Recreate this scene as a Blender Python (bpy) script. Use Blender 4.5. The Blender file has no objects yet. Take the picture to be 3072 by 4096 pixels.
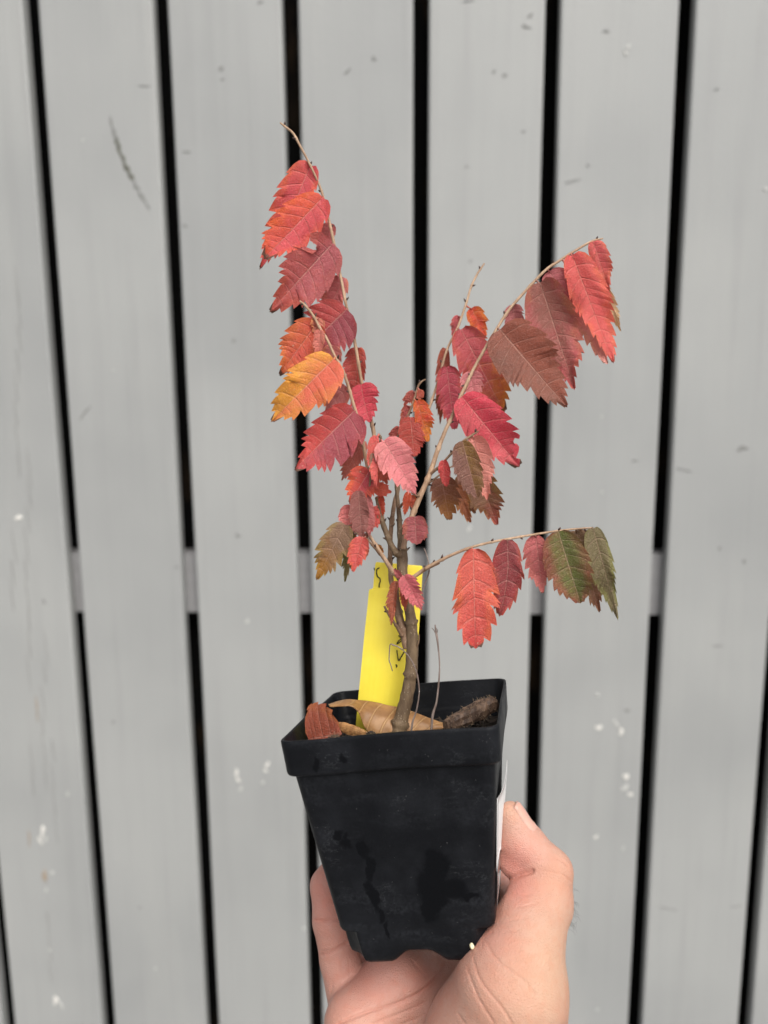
import bpy, bmesh, math, random
import numpy as np
from mathutils import Vector, Matrix, noise as mnoise
random.seed(7)
SC = bpy.context.scene
COL = SC.collection
R = math.radians

# ------------------------------------------------------------------ camera
LENS, SENSOR = 26.0, 36.0
FPX = 4096 * LENS / SENSOR
YAW, PITCH, ROLL = R(-2.680), R(9.079), R(-0.4755)
CAM = Vector((-0.0026, -0.98165, 1.4502))
_cy, _sy, _cp, _sp = math.cos(YAW), math.sin(YAW), math.cos(PITCH), math.sin(PITCH)
FWD = Vector((_sy*_cp, _cy*_cp, -_sp))
_r0 = Vector((_cy, -_sy, 0)); _u0 = _r0.cross(FWD)
RGT = _r0*math.cos(ROLL) + _u0*math.sin(ROLL)
UPV = -_r0*math.sin(ROLL) + _u0*math.cos(ROLL)
cd = bpy.data.cameras.new('camera'); cam = bpy.data.objects.new('camera', cd); COL.objects.link(cam)
cd.lens = LENS; cd.sensor_width = SENSOR; cd.sensor_height = SENSOR; cd.sensor_fit = 'VERTICAL'
cd.clip_start = 0.01; cd.clip_end = 200
cd.dof.use_dof = True; cd.dof.focus_distance = 0.335; cd.dof.aperture_fstop = 6.6
rm = Matrix((RGT, UPV, -FWD)).transposed()
cam.matrix_world = Matrix.Translation(CAM) @ rm.to_4x4()
SC.camera = cam

# ------------------------------------------------------------------ sky, sun, exposure (overcast)
SUN_EL, SUN_AZ = R(52), R(154)          # azimuth measured clockwise from +Y: light comes from behind the photographer
w = bpy.data.worlds.new('World'); SC.world = w; w.use_nodes = True
nt = w.node_tree; nt.nodes.clear()
sky = nt.nodes.new('ShaderNodeTexSky'); sky.sky_type = 'NISHITA'; sky.sun_disc = False
sky.sun_elevation = SUN_EL; sky.sun_rotation = SUN_AZ; sky.dust_density = 4.0; sky.air_density = 1.0; sky.ozone_density = 1.0
hs = nt.nodes.new('ShaderNodeHueSaturation'); hs.inputs['Saturation'].default_value = 0.22
bg = nt.nodes.new('ShaderNodeBackground'); bg.inputs['Strength'].default_value = 0.105
wo = nt.nodes.new('ShaderNodeOutputWorld')
nt.links.new(sky.outputs[0], hs.inputs['Color']); nt.links.new(hs.outputs[0], bg.inputs['Color']); nt.links.new(bg.outputs[0], wo.inputs[0])
sl = bpy.data.lights.new('sun', 'SUN'); sl.energy = 1.5; sl.angle = R(36); sl.color = (1.0, 0.965, 0.91)
so = bpy.data.objects.new('sun', sl); COL.objects.link(so)
sd = Vector((math.sin(SUN_AZ)*math.cos(SUN_EL), math.cos(SUN_AZ)*math.cos(SUN_EL), math.sin(SUN_EL)))
so.rotation_euler = sd.to_track_quat('Z', 'Y').to_euler()
vs = SC.view_settings
vs.view_transform = 'Standard'; vs.look = 'None'; vs.gamma = 1.0; vs.use_curve_mapping = False; vs.exposure = 0.84

# ------------------------------------------------------------------ picture measurements -> points in the place
ZF = {0: (0, 0, 0.54004), 1: (1000, 450, 2.765), 2: (1050, 1150, 2.765), 3: (1700, 900, 2.07375), 4: (1500, 1450, 2.765),
      5: (1200, 1750, 2.765), 6: (1650, 2050, 1.9518), 7: (1100, 2200, 1.7463), 8: (1050, 2900, 1.2762)}
def SP(z, x, y): a, b, s = ZF[z]; return a + x/s, b + y/s
def at(z, x, y, d):
    u, v = SP(z, x, y)
    return CAM + RGT*((u-1536)/FPX*d) - UPV*((v-2048)/FPX*d) + FWD*d
def size(z, px, d): return px/ZF[z][2]/FPX*d
def on_fence(x, y, Y=0.0):                     # point of the fence's front plane
    u, v = SP(0, x, y)
    d = RGT*((u-1536)/FPX) - UPV*((v-2048)/FPX) + FWD
    return CAM + d*((Y-CAM.y)/d.y)
def depth_of(p): return (p-CAM).dot(FWD)
def toward(p): return (CAM-p).normalized()
def lin(c): return tuple(((v/255)/12.92 if v/255 <= 0.04045 else ((v/255+0.055)/1.055)**2.4) for v in c)

# ------------------------------------------------------------------ object helpers
def link(o, parent=None):
    COL.objects.link(o)
    if parent is not None: o.parent = parent
    return o
def empty(name, loc=(0, 0, 0), mat=None):
    o = bpy.data.objects.new(name, None); o.empty_display_size = 0.02; link(o)
    if mat is not None: o.matrix_world = mat
    else: o.location = loc
    return o
def tag(o, label=None, cat=None, group=None, kind=None):
    if label: o['label'] = label
    if cat: o['category'] = cat
    if group: o['group'] = group
    if kind: o['kind'] = kind
    return o
def mesh_obj(name, verts, faces, mat, parent=None, origin=None, smooth=True):
    """verts are in the parent's space (or world); origin shifts the object's own origin there"""
    org = Vector(origin) if origin is not None else Vector((0, 0, 0))
    me = bpy.data.meshes.new(name); me.from_pydata([tuple(Vector(v)-org) for v in verts], [], faces); me.update()
    if smooth: me.polygons.foreach_set('use_smooth', [True]*len(me.polygons))
    if mat: me.materials.append(mat)
    o = bpy.data.objects.new(name, me); o.location = org
    return link(o, parent)

# ------------------------------------------------------------------ node helpers
class NT:
    def __init__(s, name):
        s.m = bpy.data.materials.new(name); s.m.use_nodes = True; s.t = s.m.node_tree; s.t.nodes.clear()
        s.out = s.n('ShaderNodeOutputMaterial'); s.b = s.n('ShaderNodeBsdfPrincipled'); s.l(s.b.outputs[0], s.out.inputs[0])
    def n(s, k, **kw):
        x = s.t.nodes.new(k)
        for a, v in kw.items(): setattr(x, a, v)
        return x
    def l(s, a, b): s.t.links.new(a, b)
    def val(s, sock, v):
        if isinstance(v, bpy.types.NodeSocket): s.l(v, sock)
        elif v is not None: sock.default_value = v
    def math(s, op, a, b=None, c=None, clamp=False):
        x = s.n('ShaderNodeMath', operation=op, use_clamp=clamp); s.val(x.inputs[0], a)
        if b is not None: s.val(x.inputs[1], b)
        if c is not None: s.val(x.inputs[2], c)
        return x.outputs[0]
    def vmath(s, op, a, b=None):
        x = s.n('ShaderNodeVectorMath', operation=op); s.val(x.inputs[0], a)
        if b is not None: s.val(x.inputs[1], b)
        return x.outputs['Value'] if op in ('LENGTH', 'DISTANCE', 'DOT_PRODUCT') else x.outputs[0]
    def mix(s, f, a, b, blend='MIX'):
        x = s.n('ShaderNodeMix', data_type='RGBA', blend_type=blend); s.val(x.inputs[0], f)
        s.val(x.inputs[6], a if not isinstance(a, tuple) else (*a[:3], 1)); s.val(x.inputs[7], b if not isinstance(b, tuple) else (*b[:3], 1))
        return x.outputs[2]
    def noise(s, vec, scale, detail=4, rough=0.55, col=False):
        x = s.n('ShaderNodeTexNoise'); s.val(x.inputs['Vector'], vec); x.inputs['Scale'].default_value = scale
        x.inputs['Detail'].default_value = detail; x.inputs['Roughness'].default_value = rough
        return x.outputs[1] if col else x.outputs[0]
    def vor(s, vec, scale, feature='F1'):
        x = s.n('ShaderNodeTexVoronoi', feature=feature); s.val(x.inputs['Vector'], vec); x.inputs['Scale'].default_value = scale
        return x.outputs['Distance']
    def ramp(s, f, lo, hi, a=0.0, b=1.0):
        x = s.n('ShaderNodeMapRange', interpolation_type='SMOOTHSTEP'); s.val(x.inputs[0], f)
        for i, v in enumerate((lo, hi, a, b)): s.val(x.inputs[1+i], v)
        return x.outputs[0]
    def scale(s, vec, v):
        return s.vmath('MULTIPLY', vec, v)
    def obj(s): return s.n('ShaderNodeTexCoord').outputs['Object']
    def attr(s, name, kind='GEOMETRY'):
        return s.n('ShaderNodeAttribute', attribute_name=name, attribute_type=kind)
    def bump(s, h, strength, dist, normal=None):
        x = s.n('ShaderNodeBump'); s.val(x.inputs['Height'], h); x.inputs['Strength'].default_value = strength; x.inputs['Distance'].default_value = dist
        if normal is not None: s.l(normal, x.inputs['Normal'])
        return x.outputs[0]
    def set(s, color=None, rough=None, normal=None, spec=None):
        if color is not None: s.val(s.b.inputs['Base Color'], color if not isinstance(color, tuple) else (*color[:3], 1))
        if rough is not None: s.val(s.b.inputs['Roughness'], rough)
        if normal is not None: s.val(s.b.inputs['Normal'], normal)
        if spec is not None: s.val(s.b.inputs['Specular IOR Level'], spec)
        return s.m

# ------------------------------------------------------------------ materials
def mat_fence():
    t = NT('grey fence paint'); p = t.obj()
    rnd = t.n('ShaderNodeObjectInfo').outputs['Random']
    off = t.vmath('ADD', p, t.vmath('MULTIPLY', rnd, (7.0, 3.0, 11.0)))
    big = t.noise(off, 3.0, 3)
    st = t.noise(t.scale(off, (60, 60, 2.2)), 1.0, 5, 0.6)
    fine = t.noise(off, 420, 2)
    c = t.mix(t.ramp(big, 0.3, 0.7), (0.280, 0.284, 0.279), (0.326, 0.329, 0.320))
    c = t.mix(t.math('MULTIPLY', t.ramp(st, 0.48, 0.75), 0.32), c, (0.245, 0.247, 0.242))
    pt = t.noise(t.scale(off, (14, 14, 3.0)), 1.0, 4); c = t.mix(t.ramp(pt, 0.5, 0.72, 0.0, 0.32), c, (0.348, 0.348, 0.334))
    spots = t.ramp(t.vor(off, 26), 0.02, 0.05, 0.35, 0.0)
    sel = t.ramp(t.noise(off, 9, 2), 0.56, 0.62)
    c = t.mix(t.math('MULTIPLY', spots, sel), c, (0.24, 0.24, 0.23))
    h = t.math('ADD', t.math('MULTIPLY', st, 0.7), t.math('MULTIPLY', fine, 0.3))
    h = t.math('SUBTRACT', h, t.math('MULTIPLY', t.math('MULTIPLY', spots, sel), 2.0))
    return t.set(c, t.ramp(big, 0.2, 0.8, 0.42, 0.58), t.bump(h, 0.6, 0.0016), 0.4)
def mat_simple(name, col, rough=0.6, var=0.15, scale=120, bump=0.2, spec=0.4):
    t = NT(name); p = t.obj(); n = t.noise(p, scale, 5)
    a = tuple(v*(1-var) for v in col); b = tuple(min(1, v*(1+var)) for v in col)
    return t.set(t.mix(t.ramp(n, 0.3, 0.7), a, b), rough, t.bump(t.noise(p, scale*3, 4), bump, 0.0006), spec)
def mat_rail():
    t = NT('weathered rail'); p = t.obj(); n = t.noise(t.scale(p, (3, 60, 90)), 1, 5)
    return t.set(t.mix(n, (0.215, 0.212, 0.210), (0.29, 0.285, 0.29)), 0.7, t.bump(n, 0.4, 0.002))
def mat_leaf():
    t = NT('autumn leaf')
    lc = t.attr('lc').outputs['Vector']; sep = t.n('ShaderNodeSeparateXYZ'); t.l(lc, sep.inputs[0])
    s_, tt, ph = sep.outputs                                           # along, across (-1..1), vein phase
    cA = t.attr('cA', 'OBJECT').outputs['Color']; cB = t.attr('cB', 'OBJECT').outputs['Color']
    mk = t.attr('mk', 'OBJECT').outputs['Vector']; ms = t.n('ShaderNodeSeparateXYZ'); t.l(mk, ms.inputs[0])
    dry = t.attr('dry', 'OBJECT').outputs['Fac']
    p = t.obj(); rnd = t.n('ShaderNodeObjectInfo').outputs['Random']
    q = t.vmath('ADD', p, t.vmath('MULTIPLY', rnd, (3.0, 5.0, 9.0)))
    n1 = t.noise(q, 90, 4, 0.6); n2 = t.noise(q, 420, 4, 0.6); n3 = t.noise(q, 1500, 3)
    at_ = t.math('ABSOLUTE', tt)
    side = t.ramp(tt, -0.06, 0.06)
    m = t.math('MULTIPLY', ms.outputs[0], t.ramp(s_, 0.25, 1.0))
    m = t.math('ADD', m, t.math('MULTIPLY', ms.outputs[1], t.ramp(at_, 0.35, 1.0)))
    m = t.math('ADD', m, t.math('MULTIPLY', ms.outputs[2], side))
    m = t.math('ADD', m, t.math('MULTIPLY', t.math('SUBTRACT', n1, 0.5), 1.7))
    m = t.math('ADD', m, t.math('MULTIPLY', t.math('SUBTRACT', n2, 0.5), 0.8), clamp=True)
    c = t.mix(m, cA, cB)
    c = t.mix(t.ramp(n2, 0.35, 0.75, 0.0, 0.30), c, t.mix(1.0, c, (0.62, 0.55, 0.58), 'MULTIPLY'))
    c = t.mix(t.ramp(n3, 0.45, 0.8, 0.0, 0.22), c, t.mix(0.5, c, (0.85, 0.62, 0.55)))
    og = t.math('MULTIPLY', t.ramp(t.math('ADD', t.math('MULTIPLY', at_, 0.7), t.noise(q, 130, 3)), 0.98, 1.25), t.ramp(rnd, 0.35, 0.75, 0.03, 0.36))
    c = t.mix(og, c, t.mix(1.0, c, (1.25, 1.75, 0.55), 'MULTIPLY'))
    # veins
    fr = t.math('FRACT', ph); dv = t.math('ABSOLUTE', t.math('SUBTRACT', fr, 0.86))
    vein = t.math('MULTIPLY', t.ramp(dv, 0.015, 0.085, 1.0, 0.0), t.ramp(at_, 0.70, 1.0, 1.0, 0.1))
    mid = t.ramp(at_, 0.012, 0.05, 1.0, 0.0)
    net = t.ramp(t.vor(t.scale(q, (1, 1, 1)), 900, 'DISTANCE_TO_EDGE'), 0.0, 0.10, 1.0, 0.0)
    vm = t.math('MAXIMUM', t.math('MULTIPLY', vein, 0.26), t.math('MULTIPLY', mid, 0.5))
    vm = t.math('MAXIMUM', vm, t.math('MULTIPLY', net, 0.10))
    c = t.mix(vm, c, t.mix(0.5, c, (0.80, 0.50, 0.40)))
    pal = t.math('MULTIPLY', t.ramp(t.vor(q, 210), 0.06, 0.10, 1.0, 0.0), t.ramp(t.noise(q, 70, 2), 0.57, 0.63))
    c = t.mix(t.math('MULTIPLY', pal, 0.8), c, (0.55, 0.36, 0.27))
    # small dark specks, dried brown margin and tip
    spk = t.math('MULTIPLY', t.ramp(t.vor(q, 620), 0.05, 0.16, 1.0, 0.0), t.ramp(t.noise(q, 160, 2), 0.55, 0.66))
    c = t.mix(t.math('MULTIPLY', spk, 0.65), c, (0.07, 0.03, 0.022))
    dm = t.math('ADD', t.math('MULTIPLY', t.ramp(s_, 0.72, 1.0), 0.7), t.math('MULTIPLY', t.ramp(at_, 0.78, 1.0), 0.28))
    dm = t.math('ADD', dm, t.math('MULTIPLY', t.math('SUBTRACT', n1, 0.5), 0.8))
    dm = t.ramp(t.math('ADD', dm, dry), 0.62, 0.74)
    c = t.mix(dm, c, t.mix(n2, (0.055, 0.03, 0.022), (0.20, 0.11, 0.075)))
    h = t.math('SUBTRACT', t.math('MULTIPLY', n2, 0.8), t.math('MULTIPLY', t.math('MAXIMUM', vein, mid), 0.6))
    h = t.math('SUBTRACT', h, t.math('MULTIPLY', net, 0.4))
    h = t.math('ADD', h, t.math('MULTIPLY', n3, 0.5))
    t.set(c, t.ramp(n2, 0.3, 0.7, 0.48, 0.66), t.bump(h, 0.8, 0.0007), 0.40)
    tr = t.n('ShaderNodeBsdfTranslucent'); t.l(t.mix(1.0, c, (1.0, 0.86, 0.8), 'MULTIPLY'), tr.inputs['Color'])
    mx = t.n('ShaderNodeMixShader'); mx.inputs[0].default_value = 0.26
    t.l(t.b.outputs[0], mx.inputs[1]); t.l(tr.outputs[0], mx.inputs[2]); t.l(mx.outputs[0], t.out.inputs[0])
    return t.m
def mat_bark(name, a, b, hl, amt=1.0):
    t = NT(name); p = t.obj()
    n = t.noise(t.scale(p, (1, 1, 0.25)), 380, 5, 0.65); g = t.noise(p, 70, 3)
    c = t.mix(t.ramp(n, 0.3, 0.7), a, b)
    c = t.mix(t.ramp(g, 0.35, 0.7, 0, 0.5), c, tuple(v*0.7 for v in a))
    vo = t.vor(t.scale(p, (1, 1, 0.45)), 1100)
    l = t.math('MULTIPLY', t.ramp(vo, 0.12, 0.30, 1.0, 0.0), t.ramp(t.noise(p, 260, 2), 0.46, 0.58))
    c = t.mix(t.math('MULTIPLY', l, 0.75*amt), c, hl)
    h = t.math('ADD', n, t.math('MULTIPLY', l, 0.6))
    return t.set(c, 0.6, t.bump(h, 0.7, 0.0006), 0.3)
def mat_skin():
    t = NT('skin'); p = t.obj(); vc = t.attr('skin').outputs['Color']
    n1 = t.noise(p, 55, 4); n2 = t.noise(p, 260, 4, 0.6); n3 = t.noise(p, 1300, 3)
    lines = t.noise(t.scale(p, (260, 260, 1500)), 1.0, 3)
    c = t.mix(t.ramp(n1, 0.38, 0.66, 0.0, 0.55), vc, t.mix(1.0, vc, (0.98, 0.80, 0.76), 'MULTIPLY'))
    c = t.mix(t.ramp(n2, 0.42, 0.72, 0.0, 0.5), c, t.mix(1.0, vc, (1.03, 0.84, 0.78), 'MULTIPLY'))
    h = t.math('ADD', t.math('MULTIPLY', n3, 0.5), t.math('ADD', t.math('MULTIPLY', n2, 0.6), t.math('MULTIPLY', lines, 0.35)))
    t.set(c, t.ramp(n2, 0.3, 0.7, 0.42, 0.56), t.bump(t.math('ADD', h, t.math('MULTIPLY', t.vor(p, 1100, 'DISTANCE_TO_EDGE'), 0.9)), 0.55, 0.0008), 0.32)
    t.b.inputs['Subsurface Weight'].default_value = 0.15; t.b.inputs['Subsurface Radius'].default_value = (1.0, 0.4, 0.25)
    t.b.inputs['Subsurface Scale'].default_value = 0.0018
    return t.m
# wet run-marks and splashes on the pot's front wall: (x, z, rx, rz) in the pot's own space
WET = []
def mat_pot(name, wet=True):
    t = NT(name); p = t.obj()
    n = t.noise(p, 55, 5, 0.6); f = t.noise(p, 700, 3); sm = t.noise(t.scale(p, (1, 1, 3.0)), 40, 4)
    c = t.mix(t.ramp(n, 0.38, 0.72), (0.0045, 0.0050, 0.0064), (0.0086, 0.0094, 0.0116))
    # pale dusty scuffs and fine scratches
    ln1 = t.ramp(t.math('ABSOLUTE', t.math('SUBTRACT', t.noise(t.scale(p, (1, 1, 2.6)), 70, 5, 0.7), 0.5)), 0.0, 0.012, 1.0, 0.0)
    ln2 = t.ramp(t.math('ABSOLUTE', t.math('SUBTRACT', t.noise(t.scale(p, (3, 3, 0.5)), 110, 3, 0.6), 0.5)), 0.0, 0.012, 1.0, 0.0)
    scr = t.math('ADD', t.math('MULTIPLY', ln1, t.ramp(t.noise(p, 48, 2), 0.52, 0.64)), t.math('MULTIPLY', ln2, t.ramp(t.noise(t.vmath('ADD', p, (3, 3, 3)), 60, 2), 0.58, 0.68)))
    sp = t.math('MULTIPLY', t.ramp(t.vor(p, 620), 0.03, 0.09, 1.0, 0.0), t.ramp(t.noise(p, 120, 2), 0.53, 0.62))
    dust = t.math('MULTIPLY', t.ramp(sm, 0.45, 0.75), t.ramp(f, 0.3, 0.7))
    c = t.mix(t.math('MULTIPLY', dust, 0.26), c, (0.045, 0.048, 0.055))
    c = t.mix(t.math('MULTIPLY', scr, 0.22), c, (0.10, 0.105, 0.11))
    c = t.mix(t.math('MULTIPLY', sp, 0.7), c, (0.33, 0.33, 0.32))
    rough = t.ramp(n, 0.3, 0.75, 0.36, 0.56); t.b.inputs['Specular IOR Level'].default_value = 0.125
    if wet and WET:
        dst = t.vmath('ADD', p, t.scale(t.vmath('SUBTRACT', t.noise(p, 130, 3, col=True), (0.5, 0.5, 0.5)), (0.010, 0.0, 0.010)))
        best = None
        for (x, z, rx, rz) in WET:
            d = t.vmath('LENGTH', t.vmath('MULTIPLY', t.vmath('SUBTRACT', dst, (x, 0, z)), (1/rx, 0, 1/rz)))
            best = d if best is None else t.math('MINIMUM', best, d)
        front = t.n('ShaderNodeSeparateXYZ'); t.l(p, front.inputs[0])
        wm = t.math('MULTIPLY', t.ramp(best, 0.62, 1.16, 1.0, 0.0), t.ramp(front.outputs[1], -0.026, -0.022, 1.0, 0.0))
        c = t.mix(wm, c, (0.0034, 0.0038, 0.0048)); t.val(t.b.inputs['Specular IOR Level'], t.math('MULTIPLY_ADD', wm, -0.055, 0.125))
    return t.set(c, rough, t.bump(t.math('ADD', f, t.math('MULTIPLY', n, 2.0)), 0.12, 0.0008))

M = {}
M['fence'] = mat_fence(); M['rail'] = mat_rail()
def mat_void():
    t = NT('gap blackout black'); p = t.obj(); n = t.noise(t.scale(p, (1, 1, 0.5)), 16, 4)  # darkness of the gaps put into the colour, with brown flecks of debris
    return t.set(t.mix(t.ramp(n, 0.55, 0.75), (0.0035, 0.0034, 0.0034), (0.022, 0.014, 0.008)), 0.9, None, 0.1)
M['void'] = mat_void()
M['chip'] = mat_simple('bare pale wood flake', (0.62, 0.60, 0.56), 0.7, 0.2, 300)
M['chip2'] = mat_simple('grey white flake', (0.45, 0.445, 0.425), 0.7, 0.2, 300)
M['chipb'] = mat_simple('bare brown wood', (0.30, 0.24, 0.18), 0.8, 0.3, 300)
M['dent'] = mat_simple('scuffed grey paint', (0.195, 0.195, 0.187), 0.7, 0.15, 200)
M['grain'] = mat_simple('grain groove', (0.255, 0.255, 0.245), 0.7, 0.15, 200)
M['dentd'] = mat_simple('dark scrape', (0.10, 0.10, 0.08), 0.8, 0.5, 160)
M['ground'] = mat_simple('paving', (0.22, 0.215, 0.205), 0.85, 0.2, 6, 0.4)
M['leaf'] = mat_leaf()
M['trunk'] = mat_bark('trunk bark', (0.098, 0.062, 0.036), (0.20, 0.138, 0.080), (0.42, 0.33, 0.23))
M['branch'] = mat_bark('young bark', (0.15, 0.085, 0.050), (0.29, 0.185, 0.115), (0.52, 0.42, 0.31), 0.7)
M['twig'] = mat_bark('pale twig bark', (0.27, 0.165, 0.10), (0.47, 0.32, 0.21), (0.62, 0.52, 0.40), 0.5)
M['bud'] = mat_simple('dark bud', (0.055, 0.028, 0.022), 0.6, 0.4, 500)
M['dead'] = mat_bark('dry grey twig', (0.13, 0.09, 0.075), (0.30, 0.24, 0.21), (0.6, 0.56, 0.5), 0.8)
M['skin'] = mat_skin()
M['hair'] = mat_simple('hair', (0.03, 0.02, 0.015), 0.5, 0.2)
M['soil'] = mat_simple('potting soil', (0.028, 0.020, 0.014), 0.95, 0.6, 250, 0.8)
M['ink'] = mat_simple('black marker ink', (0.018, 0.022, 0.008), 0.5, 0.3, 400)
M['perlite'] = mat_simple('perlite', (0.72, 0.64, 0.42), 0.9, 0.15, 600, 0.6)
M['paper'] = mat_simple('white label paper', (0.74, 0.73, 0.72), 0.6, 0.06, 250)
def mat_yellow():
    t = NT('yellow plastic tag'); p = t.obj(); n = t.noise(p, 60, 4)
    c = t.mix(t.ramp(n, 0.3, 0.7), (0.82, 0.66, 0.055), (0.86, 0.71, 0.075))
    dirt = t.math('MULTIPLY', t.ramp(t.noise(p, 260, 4), 0.62, 0.76), t.ramp(t.noise(p, 40, 2), 0.5, 0.65))
    return t.set(t.mix(t.math('MULTIPLY', dirt, 0.35), c, (0.42, 0.33, 0.07)), 0.42, t.bump(n, 0.1, 0.001), 0.4)
M['yellow'] = mat_yellow()
def mat_dead():
    t = NT('brown dead leaf'); p = t.obj(); n = t.noise(p, 110, 5); v = t.attr('lc').outputs['Vector']
    s = t.n('ShaderNodeSeparateXYZ'); t.l(v, s.inputs[0])
    ph = t.math('FRACT', s.outputs[2]); vm = t.ramp(t.math('ABSOLUTE', t.math('SUBTRACT', ph, 0.5)), 0.02, 0.10, 1.0, 0.0)
    c = t.mix(t.ramp(n, 0.3, 0.72), (0.175, 0.082, 0.028), (0.33, 0.175, 0.068))
    c = t.mix(t.ramp(t.noise(p, 420, 4), 0.55, 0.75, 0, 0.5), c, (0.17, 0.075, 0.03))
    c = t.mix(t.math('MULTIPLY', vm, 0.3), c, (0.50, 0.32, 0.15))
    return t.set(c, 0.5, t.bump(t.math('ADD', n, t.math('MULTIPLY', vm, -0.7)), 0.5, 0.001), 0.35)
M['dead_leaf'] = mat_dead()
M['woodchip'] = mat_bark('orange wood chip', (0.19, 0.085, 0.03), (0.38, 0.20, 0.075), (0.5, 0.32, 0.16), 0.4)
M['barkchunk'] = mat_bark('fibrous bark', (0.030, 0.017, 0.012), (0.13, 0.080, 0.052), (0.24, 0.18, 0.12), 0.7)
M['fibre'] = mat_simple('pale fibres', (0.27, 0.19, 0.12), 0.8, 0.3, 400)
def mat_tape():
    t = NT('clear tape'); t.set((0.9, 0.9, 0.9), 0.12, t.bump(t.noise(t.scale(t.obj(), (1, 1, 0.1)), 500, 3), 0.4, 0.0006), 0.5)
    t.b.inputs['Transmission Weight'].default_value = 0.85
    return t.m
M['tape'] = mat_tape()
def mat_nail():
    t = NT('thumb nail'); p = t.obj(); n = t.noise(p, 200, 3)
    t.set(t.mix(n, (0.50, 0.275, 0.215), (0.56, 0.34, 0.275)), 0.45, None, 0.4); t.b.inputs['Subsurface Weight'].default_value = 0.2
    t.b.inputs['Subsurface Scale'].default_value = 0.002
    return t.m
M['nail'] = mat_nail()

# ------------------------------------------------------------------ ground
g = mesh_obj('ground', [(-30, -30, 0), (30, -30, 0), (30, 30, 0), (-30, 30, 0)], [(0, 1, 2, 3)], M['ground'], smooth=False)
tag(g, kind='structure')

# ------------------------------------------------------------------ fence
PITCH_M, GAP = 0.160, 0.0192
OFF = {1: -1.4, 2: 1.3, 3: 1.4, 4: 1.0, 5: 0.1, 6: -0.6, 7: -1.8}
def gapc(k): return (k-4)*PITCH_M + OFF.get(k, 0)/1000
ZTOP, TH = 2.45, 0.019
fence = empty('slat_fence', (0, 0, 0))
tag(fence, 'grey painted fence of upright boards with narrow black gaps behind the plant', 'fence')
def board_mesh(w, h, th, seed):
    bm = bmesh.new(); n = 40; e = 0.0032; rnd = random.Random(seed); ph = rnd.uniform(0, 6)
    arc = lambda cx_, cy_, a0_: [(cx_+e*math.cos(a0_+k_*math.pi/6), cy_+e*math.sin(a0_+k_*math.pi/6)) for k_ in range(4)]
    prof = arc(w/2-e, e, -math.pi/2)+arc(w/2-e, th-e, 0)+arc(-w/2+e, th-e, math.pi/2)+arc(-w/2+e, e, math.pi); m_ = len(prof)
    rings = []
    for i in range(n+1):
        z = h*i/n; dx = 0.0006*math.sin(z*3.1+ph)+0.0003*math.sin(z*9+ph*2); dy = 0.0001*math.sin(z*2.3+ph)
        rings.append([bm.verts.new((x+dx, y+dy, z)) for x, y in prof])
    for a, b in zip(rings, rings[1:]):
        for j in range(m_): bm.faces.new((a[j], a[(j+1) % m_], b[(j+1) % m_], b[j]))
    bm.faces.new(rings[0][::-1]); bm.faces.new(rings[-1])
    me = bpy.data.meshes.new('board'); bm.normal_update(); bm.to_mesh(me); bm.free(); me.materials.append(M['fence']); return me
BOARDS = []
for k in range(-2, 10):
    x0, x1 = gapc(k)+GAP/2, gapc(k+1)-GAP/2
    o = bpy.data.objects.new('board', board_mesh(x1-x0, ZTOP-0.04, TH, k)); o.location = ((x0+x1)/2, 0, 0.04); link(o, fence)
    BOARDS.append((x0, x1, o))
def boxv(x0, x1, y0, y1, z0, z1):
    return ([(x0, y0, z0), (x1, y0, z0), (x1, y1, z0), (x0, y1, z0), (x0, y0, z1), (x1, y0, z1), (x1, y1, z1), (x0, y1, z1)],
            [(0, 3, 2, 1), (4, 5, 6, 7), (0, 1, 5, 4), (1, 2, 6, 5), (2, 3, 7, 6), (3, 0, 4, 7)])
XA, XB = gapc(-2)+0.012, gapc(10)-0.012
for z0, z1 in ((1.146, 1.231), (0.30, 0.385), (2.22, 2.305)):
    mesh_obj('rail', *boxv(XA, XB, TH+0.0015, 0.056, z0, z1), M['rail'], fence, smooth=False)
mesh_obj('gap_blackout_sheet', *boxv(XA, XB, 0.058, 0.064, 0.03, ZTOP-0.01), M['void'], fence, smooth=False)  # black sheet added so no sky shows and the gaps stay dark
mesh_obj('skylight_block_board', *boxv(XA-0.02, XB+0.02, -0.03, 0.09, ZTOP+0.002, ZTOP+0.03), M['fence'], fence, smooth=False)  # unseen board added on top to keep skylight off the sheet behind
def board_at(x):
    return min(BOARDS, key=lambda b: abs(x-(b[0]+b[1])/2))
def blob(name, px, py, rx, ry, mat, ang=0, seed=0, thick=0.0007, n=18):
    """an irregular flake or scuff on a board, placed by its spot on the fence; radii in millimetres"""
    rnd = random.Random(seed*31+int(px)); c = on_fence(px, py); bx0, bx1, bo = board_at(c.x)
    ph = [rnd.uniform(0, 6.28) for _ in range(4)]
    ring = []
    for i in range(n):
        a = 2*math.pi*i/n; r = 0.9+0.34*math.sin(2*a+ph[0])+0.24*math.sin(3*a+ph[1])+0.16*math.sin(5*a+ph[2])+rnd.uniform(-.08, .08)
        x, z = rx*r*math.cos(a)/1000, ry*r*math.sin(a)/1000
        x, z = x*math.cos(ang)-z*math.sin(ang), x*math.sin(ang)+z*math.cos(ang)
        ring.append((x, z))
    vs_ = [(x, 0.0012, z) for x, z in ring] + [(x*0.86, -thick, z*0.86) for x, z in ring] + [(0, -thick*1.5, 0)]
    fs = [(i, (i+1) % n, n+(i+1) % n, n+i) for i in range(n)] + [(n+i, n+(i+1) % n, 2*n) for i in range(n)]
    loc = Vector((c.x-bo.location.x, 0, c.z-bo.location.z))
    o = mesh_obj(name, [Vector(v)+loc for v in vs_], fs, mat, bo, loc, smooth=False)
    return o
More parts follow.
